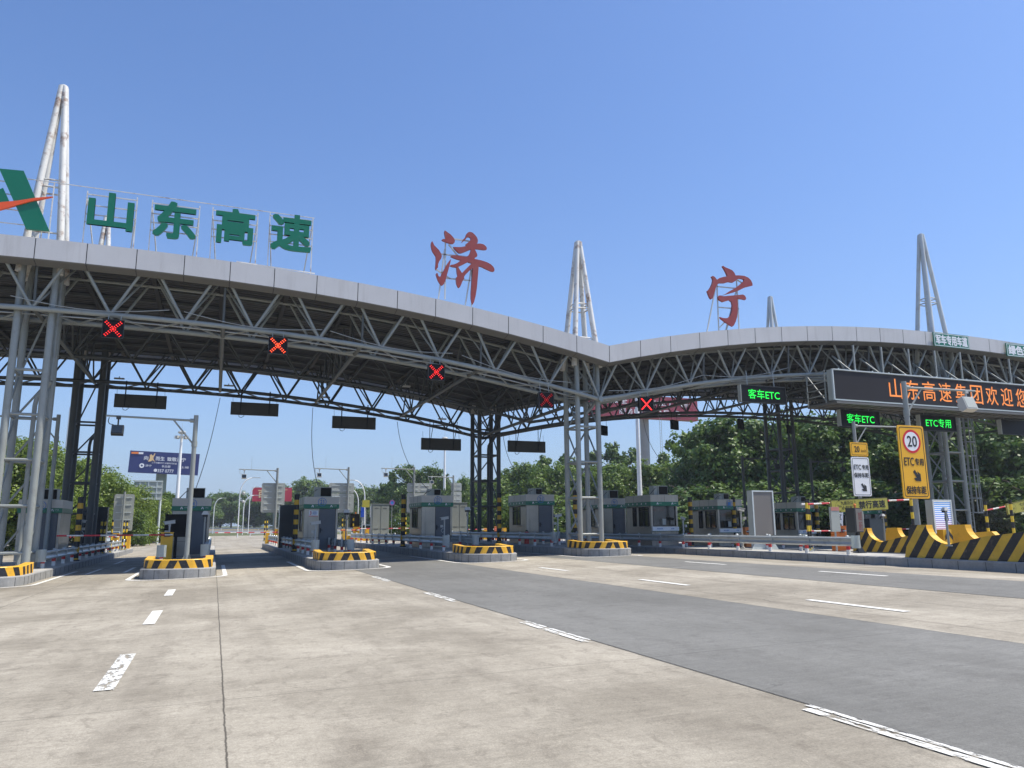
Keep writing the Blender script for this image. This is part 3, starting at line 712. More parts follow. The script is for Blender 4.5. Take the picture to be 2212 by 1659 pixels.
# corrugated deck: ribs run along X
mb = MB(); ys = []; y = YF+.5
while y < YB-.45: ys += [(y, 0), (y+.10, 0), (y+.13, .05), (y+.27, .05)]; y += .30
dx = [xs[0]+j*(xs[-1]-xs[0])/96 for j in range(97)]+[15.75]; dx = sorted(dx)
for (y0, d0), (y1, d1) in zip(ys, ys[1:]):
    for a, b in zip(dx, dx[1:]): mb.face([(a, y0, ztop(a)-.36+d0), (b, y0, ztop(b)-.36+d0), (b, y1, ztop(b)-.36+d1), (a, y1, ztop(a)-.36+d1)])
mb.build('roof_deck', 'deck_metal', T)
mb = MB()
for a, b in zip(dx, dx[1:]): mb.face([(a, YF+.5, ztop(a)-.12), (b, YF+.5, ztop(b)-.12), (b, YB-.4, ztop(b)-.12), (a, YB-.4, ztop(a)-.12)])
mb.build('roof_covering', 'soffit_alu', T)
# node grid
NB = [15.6-2.44*k for k in range(16)][::-1]+[15.6+2.36*k for k in range(1, 17)]
NT = [(a+b)/2 for a, b in zip(NB, NB[1:])]
def tb(X, Y): return (X, Y, zbot(X))
def tt(X, Y, d=.5): return (X, Y, ztop(X)-d)
def chord(mb, Y, f, r):
    for a, b in zip(NB, NB[1:]):
        m_ = (a+b)/2; mb.tube(f(a, Y), f(m_, Y), r, n=12, caps=False); mb.tube(f(m_, Y), f(b, Y), r, n=12, caps=False)
def boxtruss(name, Y0, Y1, T0, T1):
    mb = MB(); chord(mb, Y0, tb, .095)
    mb.tube((15.62, Y0-.0, zbot(15.6)), (15.62, Y0-.15, zbot(15.6)), .12, n=16)
    for m2 in (mb, MB()):
        if m2 is not mb: chord(m2, Y1, tb, .095)
        m2.build(name+'_chord', 'steel_paint' if Y0 == 30 else 'steel_paint_shaded', T)
    mb = MB(); chord(mb, T0, lambda X, Y: tt(X, Y, .62), .06); chord(mb, T1, lambda X, Y: tt(X, Y, .55), .06)
    for j, X in enumerate(NT):
        mb.tube(tt(X, T0), tt(X, T1), .04, n=6)
        for q in (j, j+1):
            s_ = -.2 if q == j else .2
            mb.tube(tb(NB[q], Y0), tt(X+s_, T0), .056, n=8); mb.tube(tb(NB[q], Y1), tt(X+s_, T1), .05, n=8)
            mb.tube(tb(NB[q], Y0), tt(X+s_*.7, (T0+T1)/2, .5), .036, n=6)
        mb.tube(tb(NB[j], Y0), tb(X, Y1), .038, n=6); mb.tube(tb(X, Y1), tb(NB[j+1], Y0), .038, n=6)
    mb.build(name+'_web', 'steel_paint' if Y0 == 30 else 'steel_paint_shaded', T)
boxtruss('front_truss', 30.0, 31.7, 29.75, 31.9)
boxtruss('rear_truss', 44.4, 46.1, 44.3, 46.3)
mb = MB(); chord(mb, 38.05, tb, .08)
for j, X in enumerate(NT):
    for q in (j, j+1):
        mb.tube(tb(NB[q], 38.05), tt(X, 37.2), .045, n=6); mb.tube(tb(NB[q], 38.05), tt(X, 38.9), .045, n=6)
mb.build('middle_truss', 'steel_paint_shaded', T)
for X in (-21, -15.5, -10.9, -6.3, -.13, 5.07, 10.05, 15.3, 21.1, 26.1, 31.3, 36.6, 42.0, 47.2, 52.3):
    mb = MB(); mb.tube(tb(X, 30.0), tb(X, 44.9), .085, n=10)
    mb.tube((X, 30.0, zbot(X)), (X, 29.8, ztop(X)-.5), .05, n=8)
    ny = 6; yy = [31.7+(44.4-31.7)*k/ny for k in range(ny+1)]
    for a, b in zip(yy, yy[1:]):
        m_ = (a+b)/2; mb.tube(tb(X, a), tt(X, m_, .45), .04, n=6); mb.tube(tt(X, m_, .45), tb(X, b), .04, n=6)
    mb.build('cross_truss', 'steel_paint_shaded', T)
mb = MB()
for y in (30.6, 32.6, 34.4, 36.2, 38.0, 39.8, 41.6, 43.4, 45.3):
    for a, b in zip(dx[::3], dx[3::3]+[dx[-1]]): mb.beam((a, y, ztop(a)-.45), (b, y, ztop(b)-.45), .06, .12)
mb.build('purlin', 'steel_paint_shaded', T)
for j, X in enumerate(NT):
    mb = MB(); mb.box((X, (YF+YB)/2, ztop(X)-.48), (.16, YB-YF-1.0, .14)); mb.build('rafter', 'purlin_dark', T)
# slack wires and conduits strung along the front chord
for s0 in (-7, -1.5, 3.8, 9.2, 16, 21):
    mb = MB()
    P_ = [(s0+5*t, 29.86, zbot(s0+5*t)+.35-.28*math.sin(math.pi*t)) for t in [q/10 for q in range(11)]]; mb.path(P_, .014, 5); mb.build('slack_wire', 'galv', T)
mb = MB(); mb.path([(x, 30.75, zbot(x)-.02) for x in [XA+4+q*1.5 for q in range(48)]], .028, 6)
mb.build('conduit', 'galv', T)
for X, Y in ((-5.2, 45.2), (.3, 44.9), (8.7, 38), (5.6, 44.9), (12.6, 44.9), (20.5, 44.6)):
    mb = MB(); mb.box((X, Y, zbot(X)+.35), (.5, .16, .07)); mb.box((X, Y, zbot(X)+.42), (.04, .04, .1)); mb.build('strip_lamp', 'cam_white', T)

# ---------------------------------------------------------------- roof lettering
def letter_frame(parent, x0, x1, z1, y, zr0, zr1, rails, sq=.035, rake=.0):
    mb = MB()
    for x, zr in ((x0, zr0), (x1, zr1)):
        mb.beam((x, y, zr), (x, y, z1), sq, sq); mb.beam((x, y+.12, z1-.25), (x+(.25 if x == x0 else -.25)*rake, y+1.2, zr), sq, sq)
    for z in rails: mb.beam((x0, y, z), (x1, y, z), sq, sq)
    mb.build('frame', 'spire_paint', parent)
YL = 29.6
for ch, x0, x1, z0, z1 in (('山', -4.88, -3.40, 12.06, 13.44), ('东', -2.74, -1.28, 11.98, 13.42), ('高', -.63, .78, 12.05, 13.45), ('速', 1.38, 2.90, 12.03, 13.53)):
    xc = (x0+x1)/2
    T = thing('roof_letter', 'green roof letter reading '+ch+' on a white steel frame', 'sign letter', (xc, YL, ztop(xc)), group='green letters on the canopy roof')
    mb = MB(); zz = ztop(xc); text(mb, ch, (0, -.12, (z0+z1)/2-zz), x1-x0, z1-z0, .030, th=.11); mb.build('letter', 'sign_green', T)
    h = z1-zz; letter_frame(T, -.82, .8, h+.02, .05, -.15, -.25, [h-.1, h-.5, h-.85, h-1.15], rake=1)
for (a, b) in ((-4.9, 2.9),):
    mb = MB(); mb.beam((-7.6, YL+.05, 13.62), (3.0, YL+.05, 13.56), .025, .025); mb.beam((.2, YL+.05, 11.42), (3.1, YL+.05, 11.28), .04, .04)
    tag(mb.build('sign_rail', 'spire_paint'), 'thin white rails tying the green roof letters together', 'sign frame')
T = thing('roof_emblem', 'green and orange crossed emblem at the left edge of the roof', 'emblem', (-7.2, YL, 11.3))
E_ = lambda a, b, t: (a+7.2, -.14+t, b-11.3)
mb = MB(); mb.plate([[(-7.68, 13.78), (-6.95, 13.82), (-5.98, 11.74), (-6.68, 11.71)]], E_, .12); mb.plate([[(-9.3, 11.75), (-8.55, 11.75), (-7.25, 12.6), (-7.5, 13.1)]], lambda a, b, t: (a+7.2, -.13+t, b-11.3), .1)
mb.build('green_bar', 'sign_green', T)
mb = MB(); mb.plate([[(-9.4, 12.75), (-8.5, 12.46), (-7.56, 12.53), (-7.0, 12.68), (-6.5, 12.86), (-5.98, 12.99), (-6.6, 12.72), (-7.05, 12.5), (-7.53, 12.26), (-8.4, 12.0), (-9.3, 12.1)]], lambda a, b, t: (a+7.2, -.2+t, b-11.3), .12); mb.build('orange_sweep', 'logo_orange', T)
mb = MB()
for z in (13.4, 12.95, 12.4, 11.9): mb.beam((-2.4, .02, z-11.3), (.9 if z < 12.9 else .3, .02, z-11.3), .03, .03)
mb.beam((1.18, .05, -.1), (1.18, .05, 2.3), .035, .035); mb.beam((.95, .05, -.1), (.95, .05, .5), .035, .035); mb.build('frame', 'spire_paint', T)

JI = dict(o=(1680, 900, 5.35), parts=[[[(370,55),(400,75),(440,105),(480,130),(525,175),(560,220),(582,265),(578,305),(555,330),(510,335),(450,318),(390,298),(330,272),(308,250),(330,235),(375,235),(384,215),(370,150),(360,90)]],
 [[(105,278),(125,320),(150,370),(200,420),(250,470),(290,540),(307,600),(290,650),(250,710),(228,770),(228,830),(205,860),(183,888),(170,850),(180,740),(185,660),(180,600),(150,550),(115,500),(90,430),(80,350),(88,300)]],
 [[(495,655),(490,720),(470,790),(440,900),(410,1010),(380,1120),(345,1190),(315,1212),(275,1180),(230,1110),(200,1030),(185,970),(200,948),(220,960),(235,1010),(260,1030),(290,1010),(310,960),(370,850),(420,760)]],
 [[(725,300),(760,240),(800,200),(825,130),(860,95),(900,85),(950,100),(1000,145),(1045,200),(1065,260),(1060,310),(1040,335),(1110,330),(1180,345),(1230,385),(1255,425),(1245,460),(1180,462),(1080,448),(995,440),(1020,490),(1045,540),(1055,575),(1045,605),(1000,625),(995,655),(1060,668),(1150,688),(1260,725),(1340,770),(1390,820),(1415,870),(1410,910),(1390,920),(1340,910),(1250,870),(1160,825),(1082,800),(1075,900),(1062,1050),(1045,1250),(1020,1420),(985,1560),(960,1605),(935,1560),(920,1480),(920,1350),(935,1150),(950,1000),(960,850),(910,880),(860,930),(800,990),(775,1030),(780,1070),(750,1100),(715,1190),(690,1245),(668,1262),(645,1240),(615,1170),(608,1090),(612,1040),(640,1010),(625,940),(615,830),(540,822),(475,795),(500,778),(560,770),(630,740),(710,680),(630,660),(550,630),(490,602),(510,582),(560,575),(650,585),(730,600),(820,610),(860,590),(900,530),(922,450),(860,475),(790,505),(720,530),(670,530),(620,490),(575,440),(550,400),(620,405),(700,405),(770,395),(835,375),(805,350),(830,330),(880,290),(915,245),(912,210),(880,190),(845,192),(810,240),(770,275),(735,303)],
  [(730,950),(690,890),(650,820),(740,775),(855,718),(935,745),(880,800),(800,880)]]])
NI = dict(o=(2760, 1030, 5.925), parts=[[[(490,110),(540,145),(610,175),(700,215),(750,270),(780,335),(870,335),(980,345),(1080,390),(1140,450),(1170,520),(1178,570),(1100,590),(1000,615),(870,680),(750,725),(640,757),(540,782),(460,803),(560,762),(640,705),(740,650),(850,580),(930,510),(980,460),(975,430),(930,412),(870,408),(820,420),(770,470),(720,500),(680,495),(620,485),(520,515),(400,515),(360,545),(320,620),(290,720),(265,810),(250,870),(215,890),(180,850),(150,780),(122,700),(160,670),(200,610),(240,520),(255,440),(240,390),(218,365),(250,345),(300,375),(350,440),(410,395),(500,370),(595,355),(560,270),(520,190),(475,125)]],
 [[(380,830),(410,800),(500,820),(650,808),(800,795),(950,780),(1000,810),(1030,870),(1010,905),(950,890),(820,875),(832,1000),(830,1150),(815,1300),(780,1420),(740,1500),(710,1525),(640,1485),(540,1420),(450,1350),(415,1305),(500,1330),(600,1330),(660,1280),(700,1150),(705,1020),(690,950),(640,910),(570,930),(490,955),(420,920),(385,880)]]])
for G_, lab, xc, fr in ((JI, 'large red calligraphic roof character left of the valley', 9.2, [((400, 300), (390, 1480)), ((385, 430), (255, 1470)), ((940, 870), (820, 1600)), ((955, 860), (955, 1640)), ((200, 520), (860, 590)), ((200, 850), (500, 1050)), ((400, 1040), (930, 1090)), ((560, 210), (900, 260)), ((470, 330), (660, 570))]),
        (NI, 'large red calligraphic roof character right of the valley', 22.6, [((385, 540), (430, 1630)), ((350, 600), (150, 1650)), ((840, 420), (905, 1600)), ((380, 575), (840, 620)), ((415, 1060), (900, 1100)), ((450, 1530), (620, 1350)), ((640, 1480), (590, 1620)), ((830, 700), (590, 1600)), ((860, 420), (960, 490))])):
    ox, oy, s_ = G_['o']; z0 = ztop(xc)
    T = thing('roof_character', lab, 'sign letter', (xc, YL, z0), group='red characters on the canopy roof')
    cv = lambda x, y, Y=YL: pt((ox+x/s_)*.5486, (oy+y/s_)*.5486, Y=Y)
    mb = MB()
    for lp in G_['parts']:
        L2 = [[(lambda q: (q.x-xc, q.z-z0))(cv(*p)) for p in l_] for l_ in lp]
        mb.plate(L2, lambda a, b, t: (a, -.1+t, b), .1)
    mb.build('character', 'red_letter', T)
    mb = MB()
    for a, b in fr:
        A, B = cv(*a), cv(*b); mb.beam((A.x-xc, .04, A.z-z0), (B.x-xc, .04, B.z-z0), .05, .05)
    mb.build('frame', 'spire_grey', T)
for x0, x1, z0_, z1_, tx, lab in ((35.08, 37.65, 10.77, 11.52, '军车专用车道', 'green panel reading 军车专用车道 on the canopy edge'), (40.5, 43.1, 10.62, 11.36, '绿色通道', 'green panel on the canopy edge, cut off after its third character')):
    T = thing('edge_sign', lab, 'road sign', ((x0+x1)/2, 29.1, z0_), group='green panels on the canopy edge'); w_, h_ = x1-x0, z1_-z0_
    mb = MB(); mb.box((0, 0, h_/2), (w_, .06, h_), mi=0)
    for s_ in (-1, 1): mb.box((s_*(w_/2-.045), -.032, h_/2), (.03, .006, h_-.06), mi=1); mb.box((0, -.032, h_/2+s_*(h_/2-.045)), (w_-.12, .006, .03), mi=1)
    mb.build('panel', ['sign_green2', 'sign_white'], T)
    mb = MB(); text(mb, tx, (0, -.035, h_/2), w_-.26, h_-.2, .045); mb.build('lettering', 'sign_white', T)

# ---------------------------------------------------------------- lane signals and LED signs on the canopy
def dotx(mb, s, n_=9, two=True, y=-.13):
    for d in (1, -1):
        for j in range(n_):
            t = -s+2*s*j/(n_-1)
            for o_ in ((-.022, .022) if two else (0,)):
                mb.ball((t+o_*d, y, t*d-o_), .021, 6)
for j, (px_, py_, mt, lb) in enumerate([(245, 712, 'led_red', 'leftmost red cross signal under the canopy, nearest the left tower'), (600, 748, 'led_red_hot', 'bright orange red cross signal, second from the left'), (941, 805, 'led_red', 'red cross signal above the booth 22 lane'), (1178, 865, 'led_red_dim', 'dim red cross signal just left of the middle tower'), (1394, 874, 'led_red', 'red cross signal of solid bars right of the middle tower')]):
    p = pt(px_, py_, Y=29.8); T = thing('lane_signal', lb, 'lane signal', p, group='red cross signals under the canopy')
    mb = MB(); mb.box((0, 0, 0), (.66, .2, .62)); mb.build('housing', 'screen', T)
    mb = MB(); mb.box((0, -.11, .325), (.68, .06, .02)); mb.box((0, -.11, -.325), (.68, .06, .02)); mb.box((-.34, -.11, 0), (.02, .06, .66)); mb.box((.34, -.11, 0), (.02, .06, .66)); mb.build('rim', 'box_dark', T)
    mb = MB()
    if j == 4:
        for d in (1, -1):
            for o_ in (-.022, .022): mb.beam((-.25+o_, -.11, -.25*d), (.25+o_, -.11, .25*d), .015, .022)
    else: dotx(mb, .24)
    mb.build('cross', mt, T)
    mb = MB()
    for x in (-.2, .2): mb.tube((x, .05, .3), (x, .15, zbot(p.x)-p.z), .015, n=6)
    mb.build('hanger', 'galv', T)
def ledsign(lb, xc, y, zc, w_, h_, tx, hang, tw=None):
    T = thing('led_sign', lb, 'electronic sign', (xc, y, zc), group='green electronic signs over the lanes')
    mb = MB(); mb.box((0, 0, 0), (w_, .22, h_), mi=0); mb.box((0, -.115, h_/2), (w_+.02, .03, .03), mi=1); mb.box((0, -.115, -h_/2), (w_+.02, .03, .03), mi=1); mb.box((-w_/2-.01, -.02, 0), (.03, .24, h_), mi=2); mb.box((w_/2, -.115, 0), (.03, .03, h_), mi=1)
    mb.build('housing', ['screen', 'box_dark', 'cabinet_grey'], T)
    if tx: mb = MB(); text(mb, tx, (.02, -.118, 0), tw or w_*.70, h_*.56, .003); mb.build('lettering', 'led_green', T)
    mb = MB()
    for x in (-w_*.3, w_*.3): mb.tube((x, .05, h_/2), (x, .1, h_/2+hang), .02, n=6)
    mb.build('hanger', 'galv', T)
ledsign('green electronic sign reading 客车ETC left of the big message board', 24.2, 29.7, 7.63, 2.62, .82, '客车ETC', .75)
ledsign('green electronic sign reading 客车ETC under the big message board', 29.55, 29.2, 6.63, 2.5, .82, '客车ETC', .9)
ledsign('green electronic sign reading ETC专用 beside the yellow 20 sign', 34.75, 29.2, 6.63, 2.5, .80, 'ETC专用', .9)
ledsign('blank electronic sign above the right height board', 40.6, 29.2, 6.63, 2.5, .80, '', .9)
for j, (x0, x1, z1_) in enumerate([(-5.25, -2.76, 8.44), (.47, 2.98, 8.31), (5.96, 8.44, 7.78), (11.19, 13.63, 6.70), (16.68, 19.17, 6.73)]):
    xc, w_ = (x0+x1)/2, x1-x0; h_ = .70
    T = thing('hanging_sign', ['leftmost', 'second', 'third', 'fourth', 'fifth and rightmost'][j]+' of the dark sign boxes hanging from the rear truss, seen from behind', 'electronic sign', (xc, 44.4, z1_), group='sign boxes hanging from the rear truss')
    mb = MB(); mb.box((0, 0, -h_/2), (w_, .14, h_)); mb.build('housing', 'back_sheet', T)
    mb = MB()
    for s_ in (-1, 1): mb.box((s_*(w_/2-.015), -.075, -h_/2), (.03, .02, h_)); mb.box((0, -.075, -h_/2+s_*(h_/2-.015)), (w_, .02, .03))
    mb.build('rim', 'black', T)
    mb = MB(); zz = zbot(xc)-z1_+.1
    for x in (-w_*.3, w_*.3):
        mb.tube((x, -.1, -h_+.05), (x, -.1, zz), .02, n=6); mb.tube((x+.02, -.1, -h_*.5), (x+(.25 if j > 2 else .03), -.1, zz), .02, n=6)
    for x in (-w_/2+.1, w_/2-.1): mb.tube((x, 0, 0), (x-.02, 0, .4), .008, n=4)
    mb.path([(-w_*.33, -.1, -h_+.02), (-w_*.32, -.1, -h_-.12), (-w_*.27, -.1, -h_-.16), (-w_*.22, -.1, -h_-.06), (-w_*.22, -.1, -h_+.1)], .015, 6)
    mb.build('hanger', 'black', T)
for j, (px_, py_, Y_, w_, hh) in enumerate([(1304, 930, 44.0, .7, .62), (1457, 918, 44.0, .85, .62), (1600, 916, 44.0, .7, .7), (1705, 928, 44.0, .6, .6)]):
    p = pt(px_, py_, Y=Y_); mb = MB(); mb.box((0, 0, 0), (w_, .18, hh), rz=.5); mb.tube((-.2, 0, hh/2), (-.2, 0, zbot(p.x)-p.z), .012, n=5); mb.tube((.2, 0, hh/2), (.2, 0, zbot(p.x)-p.z), .012, n=5)
    o = mb.build('signal_box', 'screen'); o.location = p
    tag(o, 'small black signal box on the rear truss '+['right of the middle tower', 'under the maroon billboard', 'in front of trees right of the billboard', 'beside the dark right tower'][j], 'lane signal', 'black signal boxes on the rear truss')

# big message board
T = thing('message_board', 'long black message board with orange characters on the canopy front', 'electronic sign', (26.95, 28.0, 7.28))
LB = 14.5
mb = MB(); mb.box((LB/2, .17, .74), (LB, .34, 1.48)); mb.build('housing', 'cabinet_grey', T)
mb = MB(); mb.box((LB/2, -.01, .74), (LB-.16, .03, 1.36)); scn = mb.build('screen', 'screen', T)
m = mat('led_panel', (.022, .019, .021), .6, var=.08, scale=.6, spec=.25); scn.data.materials[0] = MT['led_panel']
mb = MB()
mb.box((LB/2, -.02, 1.47), (LB+.04, .09, .05)); mb.box((LB/2, -.03, .0), (LB+.04, .12, .05)); mb.box((0, -.02, .74), (.06, .09, 1.5))
for q in range(14): mb.box((.4+q*1.05, -.02, 1.52), (.05, .05, .05))
mb.build('rim', 'board_frame', T)
for j, ch in enumerate('山东高速集团欢迎您'):
    mb = MB(); text(mb, ch, (3.88+j*1.1, -.03, .75), .84, .98, .004); mb.build('lettering', 'led_orange', T)
mb = MB()
mb.box((LB/2, .75, -.10), (LB+.1, 1.9, .035))
for q in range(25): mb.box((q*.6, .75, -.14), (.05, 1.9, .05))
for y in (-.18, .75, 1.68): mb.box((LB/2, y, -.15), (LB+.1, .06, .09))
mb.build('catwalk', 'soffit_alu', T)
for x in (-.05, LB):
    mb = MB()
    for y in (.45, 1.65): mb.beam((x, y, -.1), (x, y, 1.5), .05, .05)
    for z in (.3, .6, .95, 1.45): mb.beam((x, .4, z), (x, 1.65, z), .04, .04)
    mb.beam((x, .45, 0), (x, 1.65, 1.45), .04, .04); mb.build('end_frame', 'steel_paint', T)
for q in range(1, 9):
    mb = MB(); mb.beam((q*1.8, .35, 1.4), (q*1.8, 1.75, 2.6), .07, .07); mb.beam((q*1.8, .36, 1.2), (q*1.8, .36, 3.05-.05*abs(q-5)), .07, .07); mb.build('bracket', 'steel_paint', T)

# ---------------------------------------------------------------- poles with arms, lamps, signs
def floodlight(mb, c, s=1., tilt=.5, mi=0, mi2=1):
    c = Vector(c); rot = Matrix.Rotation(tilt, 3, 'X')
    mb.box(c, (.34*s, .16*s, .3*s), M=rot, mi=mi); mb.box(c+rot@Vector((0, -.085*s, 0)), (.29*s, .012, .25*s), M=rot, mi=mi2); mb.box(c+rot@Vector((0, .12*s, 0)), (.2*s, .08*s, .15*s), M=rot, mi=mi)
def armpole(lb, x, y, z0, zt, arm, r=.085, lampz=-.32, lamp=1., m_='steel_paint', whip=False, fm=('cam_white', 'glass'), base=True):
    T = thing('lamp_pole', lb, 'lamp pole', (x, y, z0), group='poles with side arms on the islands'); h = zt-z0; s_ = 1 if arm > 0 else -1
    mb = MB(); mb.tube((0, 0, 0), (0, 0, h), r, r*.95, n=14); mb.build('pole', m_, T)
    if base:
        mb = MB(); mb.box((0, 0, .015), (.45, .45, .03))
        for q in range(4):
            a = q*math.pi/2+.78; c, s2 = math.cos(a), math.sin(a); mb.face([(r*c, r*s2, .03), (.32*c, .32*s2, .03), (r*c, r*s2, .32)]); mb.face([(.32*c, .32*s2, .03), (r*c, r*s2, .03), (r*c, r*s2, .32)])
        mb.build('base_plate', m_, T)
    mb = MB(); za = h-.2; mb.tube((s_*r*.5, 0, za), (arm, 0, za+.06), .042, .035, n=10); mb.tube((s_*.06, 0, za), (s_*.2, 0, za), .075, n=10); mb.tube((s_*.05, 0, za-.85), (s_*.75, 0, za), .03, n=8); mb.tube((0, 0, za-.95), (0, 0, za-.75), r+.015, n=12); mb.build('arm', m_, T)
    mb = MB(); lx = arm*.86; mb.box((lx, 0, za+lampz/2), (.05, .05, abs(lampz))); mb.box((lx, 0, za+.0), (.14, .12, .1)); floodlight(mb, (lx, -.02, za+lampz-.15*lamp), lamp, -.35)
    mb.path([(lx-.3*s_*-1, 0, za), (lx+.32*s_, 0, za-.14), (lx+.28*s_, 0, za+lampz*.8), (lx+.05*s_, .03, za+lampz)], .015, 6); mb.build('floodlight', list(fm), T)
    if whip: mb = MB(); mb.tube((arm*.68, 0, za+.03), (arm*.68, 0, za+1.0), .008, n=4); mb.build('whip', m_, T)
    return T
b0 = pt(404.5, 1205, X=-.62); zt_ = pt(418, 897, Y=30.2).z
armpole('tall grey pole with floodlight arm in front of booth 24', pt(410, 1100, Y=30.2).x, 30.2, top('b'), zt_, -2.95, lampz=-.28, lamp=1.15, fm=('box_dark', 'glass'))
armpole('grey pole with side arm glimpsed through the left tower legs', -6.6, 38.0, top('a')-.3, 6.4, -3.0, lampz=-.28)
for (px_, py_, X, arm, lb) in ((600, 1011, 4.15, -2.7, 'behind booth 23 on the left'), (753.4, 1009, 9.6, -2.6, 'between booth 23 and the grey cabinet'), (895, 1009, 14.9, -2.7, 'rising behind booth 22'), (979.5, 1027, 20.4, -2.4, 'right of booth 22 near the cabinet')):
    p = pt(px_, py_, X=X); armpole('grey pole with white floodlight arm '+lb, p.x, p.y, zg(X)+.3, p.z, arm, whip=True, r=.09, base=False)
for px_, py_, X, lb in ((1603, 984, 32.2, 'before the dark grove behind the grey screen board'), (1750, 991, 37.5, 'before the dark grove right of the dark tower')):
    p = pt(px_, py_, X=X); armpole('thin grey arm pole '+lb, p.x, p.y, zg(X)+.3, p.z, 3.2, r=.09, base=False, m_='steel_paint_shaded', fm=('box_dark', 'box_dark'))
def backsign(T, w_, z0, z1, x=.0):
    mb = MB(); h = z1-z0; k = .08
    mb.plate([[(-w_/2+k, z0), (w_/2-k, z0), (w_/2, z0+k), (w_/2, z1-k), (w_/2-k, z1), (-w_/2+k, z1), (-w_/2, z1-k), (-w_/2, z0+k)]], lambda a, b, t: (x+a, .12+t, b), .03)
    n_ = max(2, int(h/.42))
    for j in range(n_):
        z = z0+h*(j+.5)/n_; 
        for s_ in (-1, 1): mb.box((x+s_*w_*.22, .105, z), (w_*.32, .03, .05), mi=1)
    mb.build('sign_back', ['cabinet_grey', 'board_frame'], T)
LP = [o for o in COL.objects if o.name.startswith('lamp_pole') and o.parent is None]
for o, (a, b) in zip(LP[2:], ((565.4, 616), (711, 765.5), (880, 934), (975, 998))):
    p0 = pt(a, 1060, Y=o.location.y); p1 = pt(b, 1060, Y=o.location.y); w_ = max(1.0, p1.x-p0.x); xc = (p0.x+p1.x)/2-o.location.x
    z1_ = pt(a, 1043, Y=o.location.y).z-o.location.z; z0_ = pt(a, 1107, Y=o.location.y).z-o.location.z
    if o == LP[2]: backsign(o, w_, z0_, z1_, xc)
    else: backsign(o, w_, z1_-.75, z1_, xc); backsign(o, w_, z0_, z1_-.80, xc)
p = pt(1082*.248, 1080, X=-5.4)
T = thing('lane_sign', 'grey back of a rounded lane sign on a pole left of the trees', 'road sign', (p.x, p.y, top('a')), group='lane signs seen from behind')
mb = MB(); zt_ = pt(274, 1062, Y=p.y).z-top('a'); mb.tube((0, 0, 0), (0, 0, zt_), .07, n=12); mb.build('pole', 'steel_paint', T); backsign(T, 1.15, zt_-2.45, zt_-.15)

# front right poles
SGY = 18.8
armpole('thick grey pole rising behind the yellow 20 sign with white floodlight', 21.1, SGY, top('f'), 6.15, 3.25, r=.085, lampz=-.2, lamp=1.55, fm=('cam_white', 'cabinet_grey'))
T = thing('speed_sign', 'tall yellow sign with red ringed 20 over ETC专用 and arrow', 'road sign', (21.35, SGY-.14, 0), group='lane signs on poles')
zb0, zb1 = 2.30, 4.66; W_ = 1.12; XC = pt(1966, 1000, Y=SGY).x-21.35
def rrect(w_, h_, k, n_=5):
    P_ = []
    for cx, cy, a0 in ((w_/2-k, h_/2-k, 0), (-w_/2+k, h_/2-k, 90), (-w_/2+k, -h_/2+k, 180), (w_/2-k, -h_/2+k, 270)):
        P_ += [(cx+k*math.cos(R(a0+90*j/n_)), cy+k*math.sin(R(a0+90*j/n_))) for j in range(n_+1)]
    return P_
def signplate(T, xc, zc, w_, h_, m0, border=.03, inset=.05, k=.08, bm='ink'):
    mb = MB(); mb.plate([rrect(w_, h_, k)], lambda a, b, t: (xc+a, t, zc+b), .04); mb.build('plate', m0, T)
    mb = MB(); mb.plate([rrect(w_-2*inset, h_-2*inset, k), rrect(w_-2*inset-2*border, h_-2*inset-2*border, k*.8)], lambda a, b, t: (xc+a, -.004+t, zc+b), .003); mb.build('border', bm, T)
signplate(T, XC, (zb0+zb1)/2, W_, zb1-zb0, 'sign_yellow', .022, .055)
mb = MB(); cz = zb1-.52
def ring(mb, x, z, r0, r1, y, mi=0, n_=40):
    for j in range(n_):
        a0, a1 = 2*math.pi*j/n_, 2*math.pi*(j+1)/n_
        mb.face([(x+r_*math.cos(a), y, z+r_*math.sin(a)) for r_, a in ((r0, a0), (r1, a0), (r1, a1), (r0, a1))], mi)
ring(mb, XC, cz, .31, .385, -.007, 0); ring(mb, XC, cz, .0001, .31, -.006, 1); mb.build('speed_disc', ['sign_red', 'sign_white'], T)
def arrow(mb, x, z, s, y=-.008):
    A_ = [(-.42, .5), (-.22, .62), (.18, .12), (.30, .42), (.48, -.38), (-.34, -.30), (-.08, -.10), (-.46, .38)]
    A_ = [(-.45, .42), (-.22, .62), (.17, .12), (.08, .48), (.46, .22), (.48, -.46), (-.18, -.44), (-.40, -.18), (-.06, -.12)]
    mb.plate([[(a*s, b*s) for a, b in A_]], lambda a, b, t: (x+a, y+t, z+b), .003)
mb = MB(); text(mb, '20', (XC+.01, -.009, cz), .42, .36, .025); text(mb, 'ETC', (XC-.2, -.007, zb1-1.18), .42, .27, .03); text(mb, '专用', (XC+.24, -.007, zb1-1.18), .38, .24, .028); arrow(mb, XC+.08, zb1-1.65, .34); text(mb, '保持车距', (XC, -.007, zb0+.27), .86, .26, .028); mb.build('lettering', 'ink', T)
p = pt(1860, 1000, X=26.9)
armpole('grey pole rising behind the white lane sign', 26.9, 26.9, top('g'), 6.1, 3.2, r=.08)
T = thing('lane_sign', 'white lane sign reading ETC专用 保持车距 with black arrow', 'road sign', (26.9, 26.76, 0), group='lane signs on poles')
XC = pt(1861, 1030, Y=26.76).x-26.9
signplate(T, XC, 3.6, 1.02, 1.74, 'sign_white', .02, .05)
mb = MB(); text(mb, 'ETC', (XC-.19, -.007, 4.02), .42, .22, .035); text(mb, '专用', (XC+.26, -.007, 4.02), .38, .22, .028); text(mb, '保持车距', (XC, -.007, 3.66), .84, .22, .025); arrow(mb, XC+.08, 3.1, .34); mb.build('lettering', 'ink', T)
